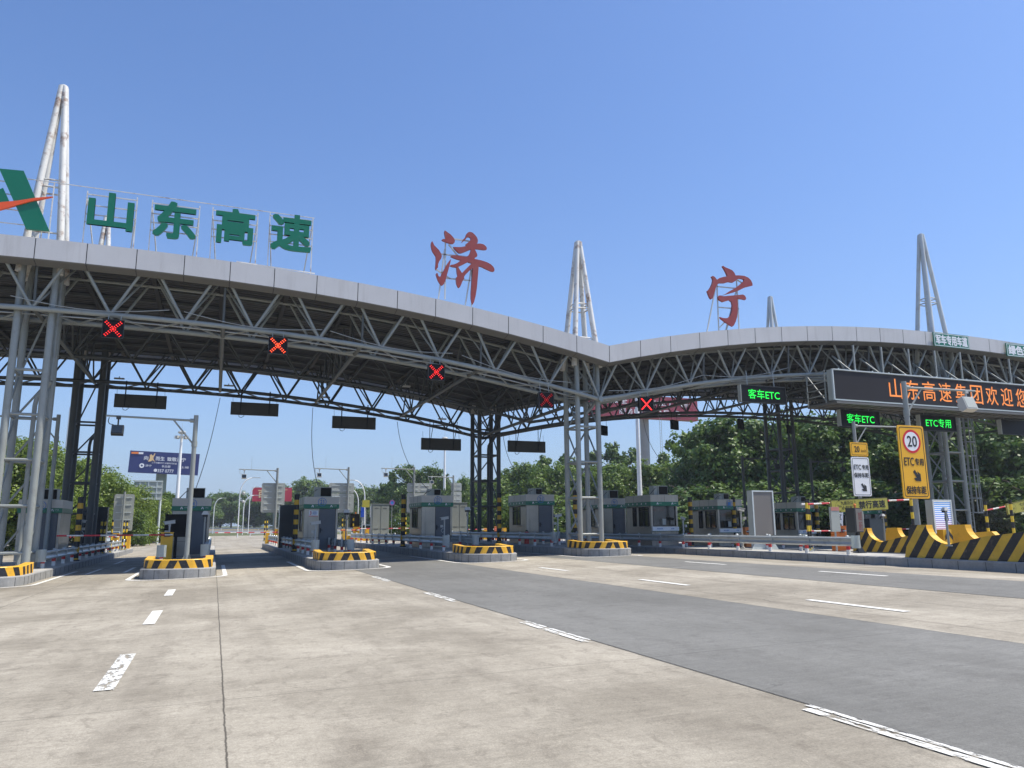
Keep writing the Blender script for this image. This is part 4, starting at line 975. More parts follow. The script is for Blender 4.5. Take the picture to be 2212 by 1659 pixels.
T = thing('speed_plate', 'small yellow plate reading 20 km/h above the white lane sign', 'road sign', (26.9, 26.76, 0), group='lane signs on poles')
XC = pt(1856, 970, Y=26.76).x-26.9
signplate(T, XC, 4.82, 1.0, .62, 'sign_yellow', .018, .05, .06)
mb = MB(); text(mb, '20', (XC-.14, -.007, 4.83), .30, .27, .03); text(mb, 'km/h', (XC+.24, -.007, 4.76), .28, .12, .008); mb.build('lettering', 'ink', T)
# yellow height boards hung on lifted booms
def heightboard(lb, P0, P1, Y, hgt, t1, t2, boom=True):
    a, b = pt(*P0, Y=Y), pt(*P1, Y=Y); L_ = b.x-a.x; ang = -math.atan2(b.z-a.z, L_)
    T = thing('height_board', lb, 'height limit board', (a.x, Y, a.z)); T.rotation_euler = (0, ang, 0)
    mb = MB(); mb.box((L_/2, 0, -hgt/2), (L_, .05, hgt)); mb.build('board', 'sign_olive', T)
    mb = MB()
    for s_ in (-1, 1): mb.box((L_/2, -.028, -hgt/2+s_*(hgt/2-.01)), (L_, .01, .02)); mb.box((L_/2+s_*(L_/2-.01), -.028, -hgt/2), (.02, .01, hgt))
    ring(mb, .42, -hgt*.5, .19, .2, -.03); text(mb, '2m', (.42, -.03, -hgt*.5), .22, .12, .0)
    for s_ in (-1, 1): mb.face([(.37, -.03, -hgt*.5+s_*.235), (.47, -.03, -hgt*.5+s_*.235), (.42, -.03, -hgt*.5+s_*.20)]); mb.face([(.37, -.03, -hgt*.5+s_*.235), (.42, -.03, -hgt*.5+s_*.20), (.47, -.03, -hgt*.5+s_*.235)])
    text(mb, t1, (L_*.30, -.03, -hgt*.28), L_*.27, .15, .008); text(mb, '小型客', (L_*.27, -.03, -hgt*.66), L_*.19, .15, .008)
    if t2: text(mb, t2, (L_*.71, -.03, -hgt*.5), L_*.47, .32, .025)
    mb.build('lettering', 'ink', T)
    if boom:
        mb = MB(); mb.tube((-1.4, .08, -.12), (L_+1.6, .08, -.16), .035, n=8); mb.build('boom', 'red_white', T)
    return T
V_ = lambda ox, oy, s_, x, y: ((ox+x/s_)*.5486, (oy+y/s_)*.5486)
heightboard('yellow height board reading 禁行高速 below the white lane sign', V_(2500, 1650, 2.212, 1700, 705), V_(2500, 1650, 2.212, 2195, 680), 24.8, .52, '九座及以上', '禁行高速')
heightboard('yellow height board at the far right', V_(3232, 1850, 2.765, 2010, 372), (2330, 1057), 26.0, .52, '七座及以上', '禁行高速')

# ---------------------------------------------------------------- crash ramps
def ramp(lb, X0, X1, ya, yb, z0, hs=1., s=1.):
    """two solid side walls: horn, quarter-round dip, long rise, nose; ya far end, yb near end"""
    T = thing('crash_ramp', lb, 'crash barrier', (X0, 0, z0), group='yellow and black concrete crash ramps')
    L_ = ya-yb
    prof = [(0, 0), (.3, .98*hs), (.88, .98*hs)]
    prof += [(.88+.75*(1-math.cos(t)), .98*hs-.56*hs*math.sin(t)) for t in [math.pi/2*q/8 for q in range(1, 9)]]
    prof += [(1.80, .46*hs), (2.8, .66*hs), (L_-.75, .84*hs), (L_-.55, .84*hs), (L_-.15, .45*hs), (L_, 0)]
    for j, (xa, xb) in enumerate(((0, .26), (X1-X0-.26, X1-X0))):
        mb = MB(); L3 = [[Vector((a, b, 0)) for a, b in prof]]
        for tr in tessellate_polygon(L3):
            P_ = [prof[k] for k in tr]
            for x in (xa, xb):
                q = [(x, ya-a, b) for a, b in P_]; mb.face(q, 0, [(a, b) for a, b in P_])
        for a, b in zip(prof, prof[1:]): mb.face([(xa, ya-a[0], a[1]), (xb, ya-a[0], a[1]), (xb, ya-b[0], b[1]), (xa, ya-b[0], b[1])], 1)
        w_ = mb.build('side_wall', ['ramp_stripe', 'yellow'], T)
        if j: w_.data.materials[0] = MT['yellow']
    mb = MB(); mb.box(((X1-X0)/2, (ya+yb)/2-.8, .2), (X1-X0-.5, L_-2.4, .4)); mb.build('infill', 'island_top', T)
    return T
ramp('striped concrete crash ramp nearest the camera on the long island', 19.98, 21.85, 18.4, 13.3, top('f'))
ramp('smaller looking striped crash ramp behind, left of the thick sign pole', 25.85, 27.8, 26.5, 20.7, top('g'))
T = thing('chevron_marker', 'small yellow and black arrow marker between the ramp walls', 'marker', (pt(2041.5, 1170, Y=17.6).x, 17.6, top('f')))
mb = MB(); mb.box((0, 0, .42), (.34, .22, .84)); mb.build('drum', 'yellow', T); mb = MB(); mb.plate([[(-.16, .64), (0, .82), (.16, .64), (.16, .5), (0, .68), (-.16, .5)]], lambda a, b, t: (a, -.155-t, b), .004); mb.build('arrow', 'ink', T)

# ---------------------------------------------------------------- furniture on the long island
zf = top('f')
def screenboard(lb, x0, x1, y, z0, z1, scr, rz=0, z_base=None, foot=True):
    w_ = x1-x0; T = thing('screen_board', lb, 'display board', ((x0+x1)/2, y, z0), rz, group='upright display boards'); h = z1-z0; k = .42 if foot else 0
    mb = MB(); mb.box((0, .16, k+(h-k)/2), (w_, .32, h-k)); mb.build('housing', 'cabinet_grey', T)
    mb = MB()
    for s_ in (-1, 1): mb.box((s_*(w_/2-.03), -.01, k+(h-k)/2), (.06, .05, h-k)); mb.box((0, -.01, k+(h-k)/2+s_*((h-k)/2-.03)), (w_-.12, .05, .06))
    mb.build('frame', 'board_frame', T)
    mb = MB(); mb.box((0, .0, k+(h-k)/2), (w_-.12, .02, h-k-.12)); mb.build('screen', scr, T)
    if foot:
        mb = MB(); mb.box((0, .16, k/2), (w_*.86, .28, k))
        for s_ in (-1, 1): mb.face([(s_*w_*.42, .02, 0), (s_*(w_*.43+.22), .02, 0), (s_*w_*.43, .02, .3)]); mb.face([(s_*(w_*.43+.22), .03, 0), (s_*w_*.43, .03, 0), (s_*w_*.43, .03, .3)])
        mb.build('foot', 'board_frame', T)
    return T
q0 = pt(*V_(2600, 1850, 3.687, 1345, 700), Y=26.9); q1 = pt(*V_(2600, 1850, 3.687, 1655, 700), Y=26.9)
screenboard('tall blank grey screen board with white frame behind the guardrail', q0.x, q1.x, 26.9, zf, 2.93, 'screen_grey')
m = bpy.data.materials.new('striped_screen'); m.use_nodes = True; MT['striped_screen'] = m
n = m.node_tree.nodes; l = m.node_tree.links; b = n['Principled BSDF']; b.inputs['Roughness'].default_value = .25
tc = n.new('ShaderNodeTexCoord'); sp = n.new('ShaderNodeSeparateXYZ'); l.new(tc.outputs['Generated'], sp.inputs[0])
ma = n.new('ShaderNodeMath'); ma.operation = 'MULTIPLY'; ma.inputs[1].default_value = 26; l.new(sp.outputs[2], ma.inputs[0]); fr_ = n.new('ShaderNodeMath'); fr_.operation = 'FRACT'; l.new(ma.outputs[0], fr_.inputs[0]); gt = n.new('ShaderNodeMath'); gt.operation = 'GREATER_THAN'; gt.inputs[1].default_value = .5; l.new(fr_.outputs[0], gt.inputs[0])
rp = n.new('ShaderNodeValToRGB'); e = rp.color_ramp.elements; e[0].position = .22; e[0].color = (.35, .33, .34, 1); e[1].position = .9; e[1].color = (.10, .32, .75, 1)
x_ = e.new(.32); x_.color = (.6, .12, .15, 1); x_ = e.new(.5); x_.color = (.5, .25, .4, 1); x_ = e.new(.7); x_.color = (.2, .3, .75, 1); l.new(sp.outputs[2], rp.inputs[0])
mx = n.new('ShaderNodeMix'); mx.data_type = 'RGBA'; l.new(gt.outputs[0], mx.inputs[0]); l.new(rp.outputs[0], mx.inputs[6]); mx.inputs[7].default_value = (.75, .78, .8, 1); l.new(mx.outputs[2], b.inputs['Base Color']); l.new(mx.outputs[2], b.inputs['Emission Color']); b.inputs['Emission Strength'].default_value = .25
q0 = pt(*V_(3232, 1850, 2.765, 1225, 450), X=26.3); Yq = 22.8
q0 = pt(*V_(3232, 1850, 2.765, 1218, 450), Y=Yq); q1 = pt(*V_(3232, 1850, 2.765, 1425, 450), Y=Yq)
screenboard('upright board with blue and red stripes behind the ramp', q0.x, q1.x, Yq, 0.3, pt(2215, 1075, Y=Yq).z if 0 else pt(*V_(3232, 1850, 2.765, 1300, 325), Y=Yq).z, 'striped_screen', foot=False)

def bullet_camera(lb, x, y, z0, h=1.55, rz=0, extra=True, dark=False):
    T = thing('lane_camera', lb, 'camera', (x, y, z0), rz, group='cameras on posts along the islands'); m_ = 'steel_paint' if dark else 'cam_white'
    mb = MB(); mb.tube((0, 0, 0), (0, 0, h*.38), .05, n=10); mb.tube((0, 0, h*.38), (0, 0, h-.08), .033, n=10); mb.tube((0, 0, 0), (0, 0, .03), .11, n=10)
    for q in range(4): a = q*math.pi/2; mb.beam((.04*math.cos(a), .04*math.sin(a), .1), (.14*math.cos(a), .14*math.sin(a), .01), .01, .02)
    mb.build('post', 'cam_white', T)
    mb = MB(); rot = Matrix.Rotation(.16, 3, 'Y')@Matrix.Rotation(.35, 3, 'Z')
    mb.box((0, 0, h+.05), (.40, .12, .11), M=rot); mb.box(Vector((0, 0, h+.05))+rot@Vector((.02, 0, .068)), (.45, .15, .02), M=rot); mb.box((0, 0, h-.05), (.07, .07, .1)); mb.build('camera_body', m_, T)
    mb = MB(); mb.box(Vector((0, 0, h+.05))+rot@Vector((.205, 0, 0)), (.012, .09, .08), M=rot); mb.build('lens', 'glass', T)
    if extra:
        mb = MB(); mb.box((.13, -.05, h-.32), (.12, .1, .12)); mb.beam((0, 0, h-.32), (.12, 0, h-.32), .02, .02); mb.path([(.05, 0, h-.4), (.16, .02, h-.52), (.10, .03, h-.62), (0, .03, h-.56)], .012, 6); mb.build('flash_lamp', m_, T)
    return T
CAMS = [(Z_, ) for Z_ in ()]
bullet_camera('white bullet camera on a post left of the tall grey screen board', *(lambda p: (p.x, p.y, zf))(pt(1601, 1120, X=21.3)), h=1.62)
p = pt(176, 1120, X=-6.0); bullet_camera('camera and lamp on a thin post behind the left tower', p.x, p.y, top('a'), 1.65)
p = pt(682, 1140, X=4.1); bullet_camera('beige bullet camera on a post in front of the booth 23 door', p.x, p.y, top('c'), 1.25, rz=2.6)
p = pt(960, 1130, X=10.4); bullet_camera('bullet camera on a post in front of the booth 22 door', p.x, p.y, top('d'), 1.35, rz=2.9)
p = pt(1205, 1125, X=15.9); bullet_camera('shaded bullet camera right of booth 21', p.x, p.y, top('e'), 1.35, rz=2.9)
p = pt(1430+45, 1120, X=22.4); bullet_camera('shaded camera beside the glazed booth nearest the middle tower', p.x, p.y, zf, 1.3, rz=.3)
p = pt(367, 1130, Y=34.4); bullet_camera('beige camera beside the black screen left of booth 24', p.x, p.y, top('b'), 1.4, rz=2.8)
def hood_camera(lb, x, y, z0, h=1.75, s=.72):
    T = thing('hooded_lamp', lb, 'lamp', (x, y, z0), group='hooded lamps on posts')
    mb = MB(); mb.tube((0, 0, 0), (0, 0, h), .032, n=10); mb.tube((0, 0, 0), (0, 0, .03), .09, n=10); mb.build('post', 'steel_paint', T)
    mb = MB(); a, b, c, d, e, f, g, k = [Vector((x_*s, y_*s, h+z_*s)) for x_, y_, z_ in ((-.2, -.12, 0), (.2, -.12, 0), (.2, .2, 0), (-.2, .2, 0), (-.1, -.05, .2), (.1, -.05, .2), (.1, .12, .2), (-.1, .12, .2))]
    for q in ((a, b, f, e), (b, c, g, f), (c, d, k, g), (d, a, e, k), (e, f, g, k), (d, c, b, a)): mb.face(q)
    mb.build('hood', 'cam_white', T)
    mb = MB(); mb.box((0, .03, h-.06*s), (.26*s, .2*s, .12*s)); mb.path([(.05, 0, h-.08), (.08, 0, h-.25), (.02, 0, h-.34), (-.05, 0, h-.25), (-.03, 0, h-.1)], .012, 6); mb.build('lamp_head', 'rubber', T)
p = pt(443, 1120, Y=33.2); hood_camera('hooded lamp on a post at the right side of the booth 24 door', p.x, p.y, top('b'), 1.75)
p = pt(748, 1120, X=5.45); hood_camera('hooded lamp on a post right of booth 23', p.x, p.y, top('c'), 1.75)
p = pt(1010, 1110, X=10.85); hood_camera('hooded lamp on a dark post in front of the grey cabinet', p.x, p.y, top('d'), 1.75)
p = pt(2047, 1150, Y=16.4); hood_camera('hooded lamp on a weathered post inside the foreground ramp', p.x, p.y, zf+.38, 1.0, .45)
p = pt(*V_(3232, 1850, 2.765, 685, 600), X=27.0); hood_camera('hooded lamp on a weathered post inside the rear ramp', p.x, p.y, top('g')+.38, 1.1, .5)

# arrow message box on its short post
T = thing('lane_display', 'dark narrow display box with orange beacon on a black post', 'display', (21.62, 21.85, zf))
mb = MB(); mb.beam((0, 0, 0), (0, 0, .75), .09, .09); mb.face([(-.16, -.1, .02), (.16, -.1, .02), (.05, -.05, .25), (-.05, -.05, .25)]); mb.box((0, 0, .01), (.36, .3, .02)); mb.build('post', 'black', T)
mb = MB(); mb.box((-.02, .1, 1.16), (.36, .42, .86)); bx = mb.build('box', 'box_dark', T)
mb = MB(); mb.box((.0, -.115, 1.16), (.30, .012, .8)); mb.build('screen', 'screen_grey', bx)
mb = MB(); text(mb, '欢迎', (.03, -.124, 1.3), .16, .3, 0); text(mb, '通行', (.03, -.124, .95), .16, .3, 0); mb.build('lettering', 'led_faint', bx)
mb = MB(); mb.tube((0, .05, 1.59), (0, .05, 1.68), .04, n=10); mb.ball((0, .05, 1.69), .05, 10, 1.2); mb.build('beacon', 'orange', T)

# thin striped posts
sp_ = thing('striped_post', '', 'post', group='slim yellow and black posts')
mb = MB(); mb.tube((0, 0, .0), (0, 0, 1.8), .05, n=10); mb.build('post', 'bands_bright', sp_)
mb = MB(); mb.tube((0, 0, 1.8), (0, 0, 1.83), .052, n=10); mb.build('cap', 'black', sp_)
mb = MB(); mb.tube((0, 0, 0), (0, 0, .04), .11, n=8)
for q in range(4): a = q*math.pi/2+.6; mb.beam((.04*math.cos(a), .04*math.sin(a), .12), (.17*math.cos(a), .17*math.sin(a), .01), .012, .03)
mb.build('foot', 'galv', sp_)
SPN = [(1518, 960, 6, 2500, 21.5, 'f', 1.0, 'standing on the long island right of the grey screen board')]
lst = [(pt(*V_(2500, 1650, 2.212, 1505, 900), X=21.3), 'f', 'right of the tall grey screen board'), (pt(*V_(2500, 1650, 2.212, 1522, 900), X=22.2), 'f', 'just behind another, right of the grey screen board'),
       (pt(*V_(3232, 1850, 2.765, 992, 450), X=22.3), 'f', 'between the thick pole and the yellow sign foot'), (pt(*V_(3232, 1850, 2.765, 1815, 600), X=27.6), 'g', 'behind the foreground ramp by a dark tree'), (pt(*V_(3232, 1850, 2.765, 2080, 500), X=27.2), 'g', 'at the edge of the right height board')]
for k, xs_ in (('a', (401, 416, 446, 493, 503)), ('c', (573.5, 578.5, 607.5)), ('d', (725.5, 740.5, 747, 764)), ('e', (871+6,))):
    for q_, a in enumerate(xs_):
        px_ = a if a > 560 else a*.5486*.4521*1.0/ .248*.248/ .248*.248
        px_ = a if a > 560 else (a*2.212/2.212)
        lst.append((pt({401: 222, 416: 229.5, 446: 245, 493: 270, 503: 276.5}.get(a, a), 1110, X={'a': -5.6, 'c': 4.0, 'd': 9.6, 'e': 14.9}[k]+.12*q_), k, {'a': 'far down the leftmost island', 'c': 'at the far end of the booth 23 island', 'd': 'at the far end of the booth 22 island', 'e': 'at the far end of the booth 21 island'}[k]+', number %d from left' % (q_+1)))
for j, (p, k, lb) in enumerate(lst): place(sp_, j, 'slim striped post '+lb, (p.x, p.y, top(k)), sc=(1, 1, 1.0) if j > 4 else (1, 1, 1.08))

# barrier housings and booms
def barrier(lb, x, y, z0, blen, col='yellow', h=1.05, boomz=.85, bm='red_white', tip=0, w_=.42):
    T = thing('boom_barrier', lb, 'boom barrier', (x, y, z0), group='boom barriers')
    mb = MB(); mb.box((0, 0, h/2), (w_, .36, h)); mb.box((0, 0, h+.015), (w_+.03, .39, .03)); mb.box((0, -.182, h*.72), (w_-.06, .006, .01)); mb.build('housing', col, T)
    mb = MB(); s_ = 1 if blen > 0 else -1; mb.box((0, -.22, boomz), (.2, .08, .14)); mb.build('pivot', 'box_dark', T)
    mb = MB(); mb.tube((-s_*.2, -.24, boomz), (blen, -.24, boomz+tip), .03, n=8); mb.build('boom', bm, T)
    return T
stripes('red_black_boom', (.65, .63, .6), (.55, .03, .05), 1.1)
p = pt(362, 1150, Y=33.0); barrier('yellow boom barrier housing with boom across the leftmost lane', p.x, 33.0, top('b'), -3.7, h=1.05, boomz=.98, bm='red_black_boom')
mb = MB(); p = pt(383, 1115, Y=36.0); mb.box((0, 0, .0), (.92, .18, .95)); mb.box((0, .05, -.9), (.12, .1, .9)); o = mb.build('black_screen', 'screen'); o.location = (p.x, 36.0, 1.62); tag(o, 'large black screen on a stalk in front of booth 24', 'display')
p = pt(*V_(2500, 1650, 2.212, 1775, 1000), X=26.0); barrier('orange boom barrier housing behind the long guardrail', p.x, p.y, top('g'), -2.0, 'orange', 1.05, .86, w_=.55)
p = pt(*V_(2500, 1650, 2.212, 975, 1000), X=26.4); barrier('orange boom barrier housing behind the left edge of the grey screen board', p.x, p.y, top('g'), 1.7, 'orange', 1.0, .8)
p = pt(*V_(3232, 1850, 2.765, 570, 700), X=31.8); barrier('orange housing peeking over the rear crash ramp', p.x, p.y, top('h')+.1, 3.0, 'orange', 1.15, .9)
for (px_, X, k, bl_, lb) in ((600, 4.3, 'c', -4.2, 'at the far end of the booth 23 island'), (760, 9.9, 'd', -4.2, 'at the far end of the booth 22 island'), (905, 15.0, 'e', -5.0, 'at the far end of the booth 21 island'), (1075, 20.6, 'f', -5.5, 'far behind the dark middle rear tower'), (268, -6.1, 'a', -3, 'at the far end of the leftmost island')):
    p = pt(px_, 1140, X=X); barrier('yellow boom barrier '+lb, p.x, min(p.y, 58.5), top(k), bl_, 'yellow' if X != 20.6 else 'orange', 1.0, .8)
    T = thing('end_wedge', 'yellow wedge block '+lb, 'crash block', (ISL[k][0], 58.7, top(k)-.3), group='yellow wedges at the island ends')
    mb = MB(); mb.plate([[(0, 0), (.9, 0), (.35, 1.2), (0, 1.2)]], lambda a, b, t: (-.95+t, a, b), .25); mb.plate([[(0, 0), (.9, 0), (.35, 1.2), (0, 1.2)]], lambda a, b, t: (.7+t, a, b), .25); mb.box((0, .1, .35), (1.5, .25, .7)); mb.build('wedge', 'yellow', T)
# lane info boxes at the far ends
for (px_, X, k, lb) in ((615, 4.9, 'c', 'behind booth 23'), (767, 10.1, 'd', 'left of the grey cabinet')):
    p = pt(px_, 1100, X=X); T = thing('lane_display', 'black lane display box on a post '+lb, 'display', (p.x, p.y, top(k)), group='lane display boxes')
    mb = MB(); mb.box((0, 0, 1.5), (.7, .25, 1.05)); mb.build('box', 'screen', T); mb = MB(); mb.beam((0, .05, 0), (0, .05, 1.1), .08, .08); mb.build('post', 'orange', T); mb = MB(); mb.tube((.05, 0, 2.02), (.05, 0, 2.16), .05, n=8); mb.build('beacon', 'orange', T)
# cabinets
def cabinet(lb, x, y, z0, w_, h, d=.6, m_='cabinet_grey', bars=True):
    T = thing('equipment_cabinet', lb, 'cabinet', (x, y, z0), group='equipment cabinets')
    mb = MB(); mb.box((0, d/2, h/2), (w_, d, h)); mb.box((0, d/2, h+.02), (w_+.06, d+.06, .04)); mb.build('housing', m_, T)
    if bars:
        mb = MB()
        for s_ in (-1, 1): mb.box((s_*w_*.245, -.012, h*.66), (w_*.44, .02, h*.58)); mb.box((s_*w_*.245, -.012, h*.2), (w_*.44, .02, h*.3))
        mb.build('door', m_, T)
        mb = MB()
        for s_ in (-1, 1):
            for z in (h*.36, h*.9, h*.13):
                for q in range(4): mb.box((s_*w_*.245-.1+q*.065, -.026, z), (.035, .01, .05))
        mb.build('vent', 'soffit_alu', T)
    return T
for (px_, X, k, lb, w_, h, m_) in ((822, 10.0, 'd', 'light grey double door cabinet left of booth 22', 1.1, 2.45, 'cabinet_grey'), (992, 15.2, 'e', 'light grey double door cabinet right of booth 22', 1.1, 2.45, 'cabinet_grey')):
    p = pt(px_, 1120, X=X); cabinet(lb, p.x, p.y, top(k), w_, h, m_=m_)
mat('dark_blue_glass', (.03, .04, .05), .15, var=.3, scale=.9, spec=.8)
p = pt(201, 1120, X=-6.1); cabinet('dark blue glossy cabinet behind the left booth', p.x, p.y, top('a'), 1.35, 2.45, m_='dark_blue_glass', bars=False)
p = pt(622, 1110, X=3.9); cabinet('dark blue glossy cabinet left of booth 23', p.x, p.y, top('c'), .9, 2.35, m_='dark_blue_glass', bars=False)
T = cabinet('dark equipment cabinet behind the foreground ramp', 31.5, 30.5, top('h'), 1.0, 1.5, m_='dark_blue_glass', bars=False)
# round concrete drums beside posts / small items
mb = MB(); mb.tube((0, 0, 0), (0, 0, .55), .22, .2, n=16)
p = pt(1018, 1130, X=10.9)
# round prohibition sign, blue and green signs far off
T = thing('round_sign', 'small round purple sign right of the grey cabinet', 'road sign', tuple(pt(847, 1086, Y=66)))
mb = MB(); ring(mb, 0, 0, .001, .2, 0, 0, 20); ring(mb, 0, 0, .15, .23, -.01, 1, 20); mb.build('disc', ['blue_number', 'purple'], T); mb = MB(); mb.tube((0, .04, -2.6), (0, .04, .3), .03); mb.build('post', 'steel_paint', T)
for (px_, py_, Y_, w_, h_, m_, lb) in ((783, 1106, 66, .3, .85, 'sign_blue', 'narrow blue sign right of booth 23'), (716, 1100, 64, .4, .5, 'sign_green2', 'small green sign right of booth 23'), (806, 1105, 64, .5, .9, 'sign_white', 'white notice board left of the grey cabinet'), (790.5, 1088, 60, .55, .55, 'sign_olive', 'small olive height board between booth 23 and the cabinet')):
    p = pt(px_, py_, Y=Y_); T = thing('far_sign', lb, 'road sign', p); mb = MB(); mb.box((0, 0, 0), (w_, .05, h_)); mb.build('board', m_, T); mb = MB(); mb.tube((0, .06, -p.z+.2), (0, .06, h_/2), .04); mb.build('post', 'board_frame', T)
p = pt(*V_(3150, 1900, 4.424, 605, 640), Y=24.0); T = thing('notice_board', 'small grey white notice board left of the dark display box', 'board', (p.x, 24.0, p.z)); mb = MB(); mb.box((0, 0, 0), (.42, .1, .95)); mb.build('board', 'cabinet_grey', T); mb = MB(); mb.box((0, -.055, .4), (.40, .01, .14)); mb.build('red_strip', 'pale_red', T); mb = MB(); mb.beam((0, .02, -.47), (0, .02, top('g')-p.z), .05, .05); mb.build('post', 'galv', T)
p = pt(*V_(3150, 1900, 4.424, 690, 600), Y=29.0); T = thing('lane_plate', 'small tilted white plate with arrow below the yellow height board', 'road sign', (p.x, 29.0, p.z)); T.rotation_euler = (0, .12, 0)
mb = MB(); mb.plate([rrect(.42, 1.25, .06)], lambda a, b, t: (a, t, b), .03); mb.build('plate', 'sign_white', T)
mb = MB(); text(mb, '直', (0, -.005, .35), .24, .26, .02); text(mb, '区', (0, -.005, 0), .24, .24, .02); arrow(mb, .02, -.38, .22, -.006); mb.build('lettering', 'ink', T)
mb = MB(); mb.tube((0, .05, -.6), (0, .05, top('g')-p.z), .03); mb.build('post', 'galv', T)
for x, y, z, lb in ((22.75, 34.3, zf, 'beside the glazed booth nearest the middle tower'), (15.3, 38.0, top('e'), 'beside the window of booth 21')):
    T = thing('fire_extinguisher', 'red fire extinguisher '+lb, 'extinguisher', (x, y, z), group='red fire extinguishers'); mb = MB(); mb.tube((0, 0, 0), (0, 0, .55), .13, n=12); mb.ball((0, 0, .55), .13, 10, .6); mb.build('cylinder', 'red_paint', T); mb = MB(); mb.box((0, 0, .68), (.12, .03, .06)); mb.path([(.03, 0, .65), (.16, 0, .55), (.16, 0, .25)], .012, 6); mb.build('valve', 'rubber', T)
# cables drooping from the canopy to the booths
for j, (a, b, sag, lb) in enumerate([((4.84, 44.3, 8.2), (4.7, 38.9, 3.35), .5, 'to booth 23'), ((-.1, 44.3, 8.5), (-.9, 38.9, 3.3), .9, 'to booth 24'), ((9.7, 44.3, 7.6), (10.3, 38.9, 3.3), .3, 'to booth 22'), ((15.7, 42.6, 6.9), (16.1, 38.9, 3.3), .15, 'to booth 21'), ((26.1, 44, 8.4), (26.9, 37.5, 3.2), .9, 'to the second glazed booth')]):
    A, B = Vector(a), Vector(b); mb = MB(); P_ = []
    for q in range(13):
        t = q/12; P_.append(A+(B-A)*Vector((t, t, t)).x+Vector((0, 0, 0)) if 0 else Vector((A.x+(B.x-A.x)*t, A.y+(B.y-A.y)*t**2.2, A.z+(B.z-A.z)*t))+Vector((0, 0, -sag*math.sin(math.pi*t)*.3)))
    mb.path([p-A for p in P_], .016, 6); o = mb.build('hanging_cable', 'cable'); o.location = A; tag(o, 'grey cable drooping from the canopy down '+lb, 'cable', 'cables hanging from the canopy')

# caged ladder by the right tower
T = thing('caged_ladder', 'grey steel ladder with hooped safety cage right of the yellow sign', 'ladder', (40.0, 31.2, 0))
pL = pt(2095, 1000, Y=31.2); XL = pL.x; T.location = (XL, 31.2, 0)
mb = MB()
for x in (-.25, .25): mb.beam((x, .35, 0), (x, .35, 8.3), .05, .05)
for q in range(22): mb.beam((-.25, .35, .6+q*.35), (.25, .35, .6+q*.35), .025, .025)
mb.build('ladder', 'steel_paint', T)
mb = MB()
for q in range(8):
    z = 2.1+q*.78
    P_ = [(.42*math.cos(t)*1.15, .2-.55*math.sin(t), z) for t in [math.pi*k/8 for k in range(9)]]
    for a, b in zip(P_, P_[1:]): mb.beam(a, b, .02, .06)
for k in range(1, 8): t = math.pi*k/8; mb.beam((.42*math.cos(t)*1.15, .2-.55*math.sin(t), 2.05), (.42*math.cos(t)*1.15, .2-.55*math.sin(t), 8.2), .05, .02)
for x in (-.48, .48): mb.beam((x, .2, 2.05), (x, .2, 8.2), .05, .05)
mb.build('cage', 'steel_paint', T)

# ---------------------------------------------------------------- background: masts, lamps, billboards
def mast(lb, px_, ytop, Y, r, head=True):
    p = pt(px_, ytop, Y=Y); z0 = zg(p.x, Y); T = thing('high_mast', lb, 'light mast', (p.x, Y, z0), group='tall white light masts'); h = p.z-z0
    mb = MB(); mb.tube((0, 0, 0), (0, 0, h), r, r*.45, n=14); mb.build('pole', 'white_paint', T)
    if head:
        mb = MB(); s = Y/200
        for q in range(8):
            a = q*math.pi/4; mb.box((1.25*s*math.cos(a), 1.25*s*math.sin(a), h-1.1*s), (.62*s, .62*s, .6*s), rz=a); mb.beam((0, 0, h-.8*s), (1.2*s*math.cos(a), 1.2*s*math.sin(a), h-.8*s), .07*s, .07*s)
        mb.ball((0, 0, h+.1*s), .9*s, 12, .5); mb.tube((0, 0, h), (0, 0, h+2.4*s), .03*s, n=5); mb.build('lamp_ring', 'cam_white', T)
    return T
mast('white light mast with ring of lamps before the blue billboard', 393, 935, 105, .30)
mast('white light mast whose lamp head shows above a hanging sign', 961, 948, 120, .28)
mast('thick white light mast right of the middle tower', 1372, 780, 62, .26, False)
mast('white light mast behind the left tower', 113, 800, 88, .22, False)
mast('thin white light mast inside the dark left rear tower', 152, 880, 90, .18, False)
def streetlamp(lb, px_, ybase, ytop, Y, arm, cams=False):
    p = pt(px_, ytop, Y=Y); z0 = zg(p.x, Y); T = thing('street_lamp', lb, 'street lamp', (p.x, Y, z0), group='white curved street lamps'); h = p.z-z0
    mb = MB(); P_ = [(0, 0, 0), (0, 0, h*.7)]+[(arm*(1-math.cos(t)), 0, h*.7+h*.3*math.sin(t)) for t in [math.pi/2*k/6 for k in range(1, 7)]]
    mb.path(P_, .075, 8); mb.build('pole', 'white_paint', T)
    mb = MB(); mb.box((arm*1.35, 0, h+.03), (abs(arm)*.7, .22, .09)); mb.build('lamp_head', 'cam_white', T)
    if cams:
        mb = MB()
        for z in (h*.74, h*.6): mb.box((.3, 0, z+.15), (.5, .12, .06)); mb.ball((.5, 0, z), .22, 8)
        mb.build('dome_camera', 'cam_white', T)
streetlamp('tall curved street lamp with dome cameras left of booth 23', 520, 1150, 1032, 112, 1.5, True)
streetlamp('small curved street lamp right of booth 24', 464, 1145, 1076, 150, 1.2)
streetlamp('curved street lamp before the red billboard', 528, 1145, 1070, 135, 1.5)
streetlamp('straight looking street lamp at the red billboard edge', 541, 1145, 1052, 140, .8)
streetlamp('tall street lamp arching left between booths 23 and 22', 789, 1120, 1038, 110, -1.5)
streetlamp('lower street lamp arching left behind booth 23', 775, 1120, 1056, 125, -1.4)
